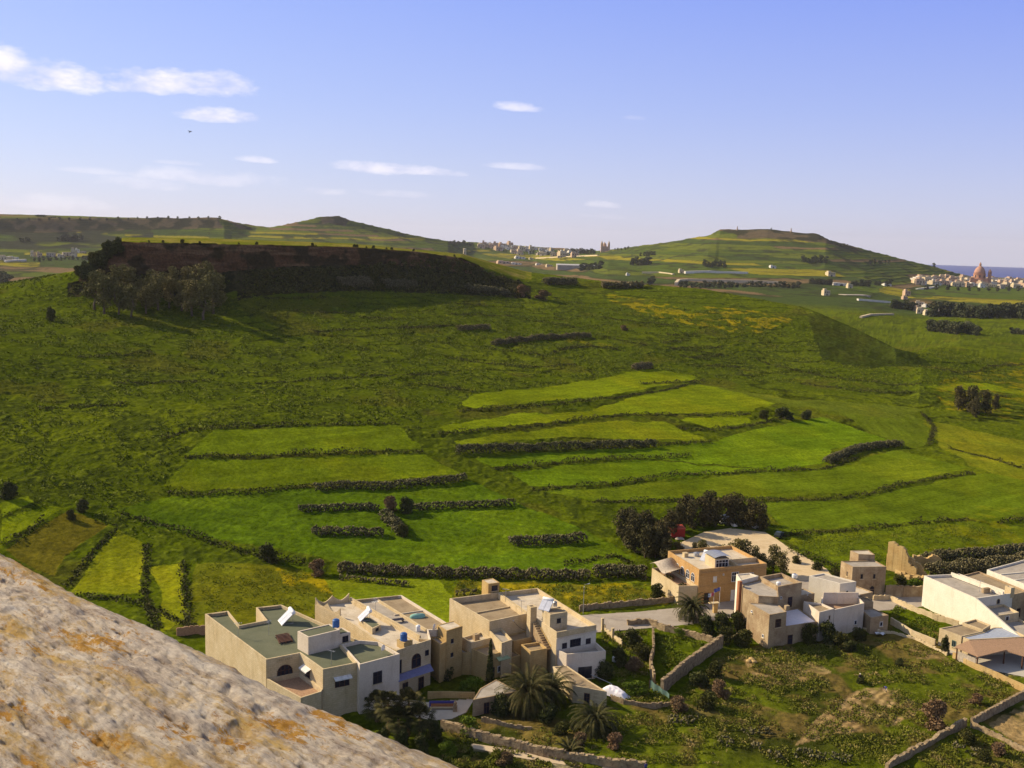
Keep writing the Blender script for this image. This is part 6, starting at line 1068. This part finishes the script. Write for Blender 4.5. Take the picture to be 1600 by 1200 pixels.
def cable(label, p, q, sag): t = thing('cable', label, 'cable', p); d = Vector(q)-Vector(p); MB().tube([tuple(d*f+Vector((0, 0, -sag*4*f*(1-f)))) for f in [i/12 for i in range(13)]], .035, 5).build('wire', M['black'], t); MB().obox((0, 0, 0), (1, 0, 0), (0, 1, 0), (0, 0, 1), .1, .1, .1).build('bracket', M['metal'], t)
cable('overhead cable from the farmhouse to the sunken roof yard', at(5, 750, 430, 7.2), at(5, 905, 515, 6.0), .5); cable('overhead cable beside the stone shed', at(5, 1250, 430, 6.5), at(5, 1390, 470, 4.2), .4); cable('overhead cable over the shaded court', at(3, 690, 430, 8.6), at(3, 800, 520, 5.6), .3)
# bird
d = ray(297, 206); d = d/np.linalg.norm(d)*95; t = thing('bird', 'small dark bird flying below the clouds at upper left', 'bird', (float(d[0]), float(d[1]), float(CZ+d[2])), R(60)); t.rotation_euler = (R(10), R(-35), R(60)); MB().tube([(-.14, 0, 0), (-.07, 0, 0), (.03, 0, 0), (.10, 0, .015), (.13, 0, .01), (.16, 0, .005)], [.008, .028, .034, .022, .02, .003], 8).build('body', M['bird'], t, True)
for s in (-1, 1): MB().add([(.05, s*.02, .01), (-.03, s*.02, .01), (-.02, s*.14, .07), (.06, s*.13, .07), (-.05, s*.28, .05), (.05, s*.02, .018), (-.03, s*.02, .018), (-.02, s*.14, .078), (.06, s*.13, .078)], [(0, 1, 2, 3), (3, 2, 4), (8, 7, 6, 5), (8, 4, 7)]).build('wing', M['bird'], t)
MB().add([(-.12, .01, 0), (-.12, -.01, 0), (-.22, -.035, 0), (-.19, 0, 0), (-.22, .035, 0), (-.12, 0, .012)], [(0, 1, 2, 3, 4), (5, 2, 1), (5, 4, 3)]).build('tail', M['bird'], t)
# ---------------------------------------------------------------- distant houses, churches, walls and trees
PICK_LO = 900.0
FW = [plain('far_cream_stone', (.58, .47, .30), .9, 0, .12, .2), plain('far_white_wall', (.72, .66, .56), .9, 0, .1, .2), plain('far_pink_stone', (.52, .36, .24), .9, 0, .12, .2), plain('far_grey_stone', (.40, .34, .27), .9, 0, .12, .2)]; FD = plain('far_dark_opening', (.06, .05, .05), .7)
def far_proto(i):
    t = thing('distant_house', None, 'house'); w, d, h = ((1, 1, 1), (1, .8, .8), (1, 1, 1.15), (1.3, .9, .7))[i]
    m = MB().box(-w/2, w/2, -d/2, d/2, -.6, h)
    if i != 3: m.box(-w/2+.05, -w*.05, -d/2+.1, d*.2, h, h*1.35)
    m.build('wall', FW[i], t); MB().box(-w/2+.04, w/2-.04, -d/2+.04, d/2-.04, h, h+.02).build('roof', M['roofgrey'], t)
    for k, x in enumerate((-.3, .02, .3)): MB().box(x*w-.06, x*w+.06, -d/2-.012, -d/2+.02, h*.5, h*.8).build('window', FD, t)
    MB().box(-.10, .10, -d/2-.012, -d/2+.02, -.2, h*.36).build('door', FD, t); return park(t)
FP = [far_proto(i) for i in range(4)]
def far_house(px, py, w, h, label, group, k=None, rz=None):
    o = place(FP[random.randrange(4) if k is None else k], px, py, label, 1, group, rz=R(random.uniform(-25, 35)) if rz is None else rz, hpat=1); o.scale = (w, w*.9, h); o.location.z -= .5
    for c in (): pass
ridge = lambda px: np.interp(px, [700, 740, 830, 930], [377.5, 380.5, 388, 395])
for i in range(72):
    px = random.uniform(742, 905)+random.choice((0, 0, 18)); far_house(px, ridge(px)+random.uniform(.6, 11.5)*(1 if px > 790 else .7), random.uniform(12, 24), random.uniform(8, 14), 'far pale house in the ridge village behind the flat topped hill', 'houses of the ridge village')
for px, py, w, h, k, lab in [(812, 405, 40, 13, 1, 'large pale building alone below the ridge village'), (830, 406, 18, 8, 0, 'small cream house right of the large pale building'), (786, 412, 42, 8, 2, 'brown roofed farm building below the ridge village'), (806, 413, 34, 7, 1, 'white roofed shed right of the brown farm building'), (843, 414, 26, 6, 1, 'low white shed beside the field road'), (778, 420, 26, 11, 2, 'pinkish farm building just over the cliff end'), (858, 417, 20, 7, 0, 'cream farm shed left of the long glasshouse'), (744, 409, 16, 9, 2, 'low stone house beside the tower'), (981, 432, 9, 9, 1, 'tiny white hut in front of the right hill'), (1064, 426, 12, 8, 0, 'small cream house at the end of the upper pale wall'), (1000, 413, 14, 7, 1, 'white house beside the left grove of the right hill'), (1207, 418, 16, 7, 1, 'small white house on the terraces of the right hill'), (1297, 431, 20, 10, 0, 'cream house under the right hill'), (1310, 445, 42, 6, 1, 'long white farm building under the right hill'), (1327, 450, 12, 9, 0, 'cream cube house right of the long farm building'), (1290, 461, 13, 10, 0, 'cream cube house by the brown field'), (1335, 462, 40, 4, 3, 'low grey farm sheds beside the brown field'), (1385, 447, 20, 8, 1, 'white house left of the church town'), (1416, 462, 13, 10, 2, 'pink cream house beside the green town field'), (1413, 468, 10, 6, 2, 'small pink shed before the pink cream house')]: far_house(px, py, w*.75, h*.75, lab, None, k, R(10))
for i in range(120):
    px = 1428+175*random.random()**.8; lo, hi = np.interp(px, [1428, 1470, 1600], [444, 446, 453]), np.interp(px, [1428, 1480, 1600], [437, 433, 437]); far_house(px, lo+(hi-lo)*random.random(), random.uniform(12, 22), random.uniform(6, 9.5), 'pale house in the church town at the far right', 'houses of the church town')
for px, py, w, h in [(1434, 486, 9, 5), (1440, 490, 12, 6), (1450, 492, 10, 5), (1437, 478, 12, 6), (1446, 480, 9, 5), (1480, 486, 14, 8), (1472, 490, 9, 5), (1490, 484, 10, 5), (1545, 488, 8, 5), (1556, 486, 8, 6)]: far_house(px, py, w, h, 'small house of the hamlet among the dark trees at right', 'houses of the hamlet at right')
for px, py, w, h in [(8, 407, 20, 8), (20, 405, 18, 6), (52, 401, 8, 10), (62, 402, 10, 8), (80, 401, 12, 12), (95, 402, 14, 6), (105, 399, 14, 10), (116, 402, 9, 15), (121, 395, 8, 10), (130, 397, 8, 9)]: far_house(px, py, w, h, 'far farmhouse on the plain left of the flat topped hill', 'far farmhouses at left')
def far_wall(label, pts, h, mat, t=2.0):
    P3 = [pick(*p) for p in pts]; o = P3[0]; rt = thing('field_wall', label, 'wall', o); m = MB(); c = MB()
    for a, b in zip(P3[:-1], P3[1:]):
        L = math.hypot(b[0]-a[0], b[1]-a[1]); n = max(1, int(L/25)); nx, ny = -(b[1]-a[1])/L*t/2, (b[0]-a[0])/L*t/2
        for i in range(n):
            q = [(a[0]+(b[0]-a[0])*f/n-o[0], a[1]+(b[1]-a[1])*f/n-o[1]) for f in (i, i+1)]; z = [H1(x+o[0], y+o[1])-o[2] for x, y in q]
            pl = [(q[0][0]-nx, q[0][1]-ny), (q[1][0]-nx, q[1][1]-ny), (q[1][0]+nx, q[1][1]+ny), (q[0][0]+nx, q[0][1]+ny)]; zz = [z[0]+h, z[1]+h, z[1]+h, z[0]+h]
            if sum(pl[k][0]*pl[(k+1) % 4][1]-pl[(k+1) % 4][0]*pl[k][1] for k in range(4)) < 0: pl.reverse(); zz.reverse()
            m.prism(pl, min(z)-6, 0, True, zz)
    m.build('wall_body', mat, rt)
far_wall('long pale wall of the walled farm below the right hill', [(1056, 446), (1060, 441), (1075, 440), (1120, 441), (1170, 442), (1226, 445)], 5, FW[0], 5); far_wall('second pale field wall higher on the right hill', [(1070, 427), (1110, 426), (1168, 428)], 4, FW[1], 5); far_wall('short pale field wall at the left foot of the right hill', [(1003, 427), (1030, 427), (1052, 430)], 3, FW[0], 4); far_wall('pale road wall crossing the plain below the ridge village', [(838, 404), (880, 402), (935, 400)], 3, FW[0], 6)
far_wall('pale lane wall leading up to the church town', [(1432, 453), (1450, 451), (1464, 449)], 3, FW[1], 4); far_wall('pale field edge wall beside the brown field at right', [(1340, 470), (1390, 474)], 3, FW[1], 4); far_wall('pale wall at the near corner of the brown field', [(1345, 497), (1360, 493), (1395, 492)], 2, FW[0], 3); far_wall('pale wall under the left far hill terraces', [(8, 410), (40, 408)], 4, FW[1], 6)
t = put('glasshouse', 'long low greyish glasshouse left of the right hill', 'glasshouse', 900, 420, R(6)); MB().box(-42, 42, -9, 9, -3, 7).build('wall', FW[3], t); m = MB()
for i in range(4): x0 = -42+21*i; m.prism([(x0, -9.5), (x0+20.5, -9.5), (x0+20.5, 9.5), (x0, 9.5)], 6.9, 0, True, [7.5, 7.5, 10, 10])
m.build('roof', plain('pale_plastic_roof', (.44, .42, .40), .6), t)
t = put('stone_tower', 'slender pale tower on the plain beyond the end of the cliff', 'tower', 726, 398); MB().lathe([(5, -4), (4.2, 15), (4.6, 15.5), (4.6, 17), (3, 18.5)], n=12).build('shaft', FW[0], t); MB().box(-.8, .8, -4.9, -4.1, 3, 8).build('window', FD, t)
# domed church of the town at right
cm = plain('pink_church_stone', (.46, .24, .15), .9, 0, .15, .1); t = put('domed_church', 'pinkish stone church with a tall dome and lantern above the town', 'church', 1529, 446, R(-20)); t.scale = (.86, .86, .92)
MB().box(-20, 20, -17, 26, -6, 17).build('nave', cm, t); MB().box(-23, -13, -21, -12, -6, 20).build('aisle', cm, t); MB().lathe([(15, 17), (15, 27), (16, 27.5), (16, 28.5), (15, 29)], n=20).build('drum', cm, t); MB().lathe([(14.6, 29), (13.6, 35), (11, 41), (7, 45.5), (3, 48)], n=20).build('dome', plain('red_dome', (.44, .24, .17), .8), t, True); MB().lathe([(3, 47.5), (3, 52), (3.4, 52.3), (1.8, 55), (.4, 58)], n=12).build('lantern', cm, t)
for a in range(8): w = 2*math.pi*a/8; MB().obox((15.1*math.cos(w), 15.1*math.sin(w), 22.5), (-math.sin(w), math.cos(w), 0), (math.cos(w), math.sin(w), 0), (0, 0, 1), 1.6, .3, 3).build('window', FD, t)
MB().box(20.5, 29, -6, 4, -6, 26).build('bell_tower', cm, t); MB().lathe([(4.6, 26), (4.4, 33), (4.8, 33.4), (3.6, 37), (1, 40), (.3, 42)], 24.8, -1, 12).build('belfry', cm, t)
t = put('twin_towered_church', 'far church with twin bell towers on the skyline left of the right hill', 'church', 945, 393.5, R(5)); cm2 = FW[2]; MB().box(-9, 9, -6, 20, -8, 17).build('nave', cm2, t)
for x in (-11, 11): MB().box(x-3.2, x+3.2, -9, -2.6, -8, 24).lathe([(3.4, 24), (3.2, 27), (1, 32), (.3, 35)], x, -5.8, 8).build('bell_tower', cm2, t)
MB().lathe([(6.5, 17), (6.5, 20), (5.5, 24), (3, 27), (.5, 30)], 0, 10, 14).build('dome', cm2, t)
for px, lab in ((1152, 'small stone cairn on the left of the right hill summit'), (1236, 'small stone pillar on the right of the right hill summit')): t = put('stone_pillar', lab, 'pillar', px, 359.6 if px < 1200 else 362.6); MB().box(-2, 2, -2, 2, -3, 3).build('base', FW[2], t); MB().lathe([(1.3, 3), (1.0, 8), (.6, 9.5)], n=8).build('shaft', FW[2], t)
# trees of the distance
def far_tree(px, py, h, lab, grp, wide=1.0): return place(farp[random.randrange(3)], px, py, lab, h, grp, wide=wide)
def grove_row(n, x0, y0, x1, y1, h, lab, grp, jx=1.5, jy=1.0, wide=1.0):
    for i in range(n): f = (i+.5)/n; far_tree(x0+(x1-x0)*f+random.uniform(-jx, jx), y0+(y1-y0)*f+random.uniform(-jy, jy), h*random.uniform(.75, 1.2), lab, grp, wide)
for n, x0, y0, x1, y1, h, lab, grp, w in [(9, 985, 415, 1015, 414, 15, 'dark tree in the grove at the left foot of the right hill', 'grove at the left foot of the right hill', 1.1), (6, 1000, 401, 1025, 399, 11, 'dark tree in the upper row left of the right hill', 'upper row left of the right hill', 1.1), (9, 1097, 417, 1133, 418, 11, 'dark tree in the row at the middle of the right hill', 'tree row in the middle of the right hill', 1.1), (9, 1253, 410, 1291, 411, 13, 'dark tree in the dense strip on the right hill', 'dense tree strip on the right hill', 1.0), (7, 1355, 413, 1390, 413, 11, 'dark tree in the right hand strip of the right hill', 'right hand tree strip of the right hill', 1.0), (26, 1062, 449, 1250, 450, 9, 'dark tree along the wall of the walled farm', 'trees along the walled farm', 1.4), (10, 1265, 444, 1300, 446, 10, 'dark tree beside the long white farm building', 'trees beside the long white farm building', 1.2), (8, 1330, 446, 1360, 447, 10, 'dark tree left of the church town field', 'trees left of the church town field', 1.2), (5, 1365, 447, 1395, 446, 10, 'dark tree in the gap before the church town', 'trees in the gap before the church town', 1.2),
 (10, 1395, 482, 1432, 486, 11, 'dark tree left of the hamlet at right', 'trees left of the hamlet at right', 1.2), (17, 1455, 494, 1540, 498, 14, 'dark tree in the long grove behind the right slope', 'long grove behind the right slope', 1.15), (13, 1540, 496, 1606, 498, 14, 'dark tree at the right end of the long grove', 'right end of the long grove', 1.15), (12, 1450, 517, 1500, 523, 10, 'rounded tree in the nearer row below the long grove', 'nearer row below the long grove', 1.2), (6, 1505, 521, 1530, 525, 9, 'rounded tree at the right end of the nearer row', 'right end of the nearer row', 1.2), (8, 1580, 520, 1606, 526, 5, 'small olive tree at the right edge of the slope', 'small olive trees at the right edge', 1.2),
 (8, 905, 424, 942, 420, 14, 'dark tree beside the long glasshouse', 'trees beside the long glasshouse', 1.2), (8, 890, 396, 930, 397, 14, 'dark tree between ridge village and twin towered church', 'trees at the end of the ridge village', 1.3), (12, 826, 397, 890, 400, 10, 'dark tree below the ridge village', 'trees below the ridge village', 1.3), (10, 700, 380, 742, 383, 9, 'dark tree on the skyline left of the ridge village', 'skyline trees left of the ridge village', 1.3), (9, 90, 377, 128, 376, 12, 'dark tree in the clump on the plain at far left', 'clump on the plain at far left', 1.2), (4, 28, 379, 48, 377, 8, 'small round tree on the terraces at far left', 'small trees on the far left terraces', 1.2), (6, -6, 447, 14, 449, 18, 'dark tree at the left edge of the photo behind the slope', 'trees at the left edge behind the slope', 1.2), (12, 160, 343.5, 350, 342.5, 6, 'bush on the rim of the left far plateau', 'bushes on the rim of the left far plateau', 1.5), (8, 20, 344, 150, 344, 6, 'bush on the far left skyline', 'bushes on the far left skyline', 1.6), (8, 1296, 380, 1330, 388, 6, 'bush on the right shoulder of the right hill', 'bushes on the right shoulder of the right hill', 1.3), (5, 958, 392, 985, 389, 7, 'bush on the skyline right of the twin towered church', 'skyline bushes by the twin towered church', 1.3), (16, 50, 408, 160, 405, 7, 'dark tree among the far farmhouses at left', 'trees among the far farmhouses at left', 1.3), (10, 1440, 452, 1600, 456, 9, 'dark tree along the near edge of the church town', 'trees along the church town', 1.3), (5, 1020, 440, 1014, 446, 9, 'dark tree just over the saddle left of the walled farm', 'trees over the saddle', 1.3)]: grove_row(n, x0, y0, x1, y1, h, lab, grp, wide=w)
um = umbrella_mesh(); place(um, 64, 345.5, 'broad umbrella pine on the skyline of the left far hill', 15, hpat=8, wide=1.5); place(um, 83, 345, 'small umbrella pine right of the broad one on the skyline', 9, hpat=8, wide=1.1); place(farp[0], 1459, 418, 'single round tree against the sea right of the right hill', 11, wide=1.1); place(farp[1], 1205, 359.5, 'single bush on the summit of the right hill', 5, wide=1.2)
for o in list(bpy.data.objects):                    # patterns never placed
    if o.get('_used') == 0:
        for c in list(o.children): bpy.data.objects.remove(c)
        bpy.data.objects.remove(o)
    elif '_used' in o.keys(): del o['_used']
# ---------------------------------------------------------------- haze
hz = MB().box(-20500, 20500, -3000, 20500, -104, 340).build('haze', bpy.data.materials.new('haze_air')); hm = hz.data.materials[0]; hm.use_nodes = True; nt = hm.node_tree; nt.nodes.clear()
ho = nt.nodes.new('ShaderNodeOutputMaterial'); hv = nt.nodes.new('ShaderNodeVolumePrincipled'); hv.inputs['Color'].default_value = (.93, .92, 1.0, 1); hv.inputs['Density'].default_value = 0.28e-4; hv.inputs['Anisotropy'].default_value = .2; nt.links.new(hv.outputs[0], ho.inputs['Volume'])
tag(hz, 'thin haze over the whole country', 'haze', kind='stuff')
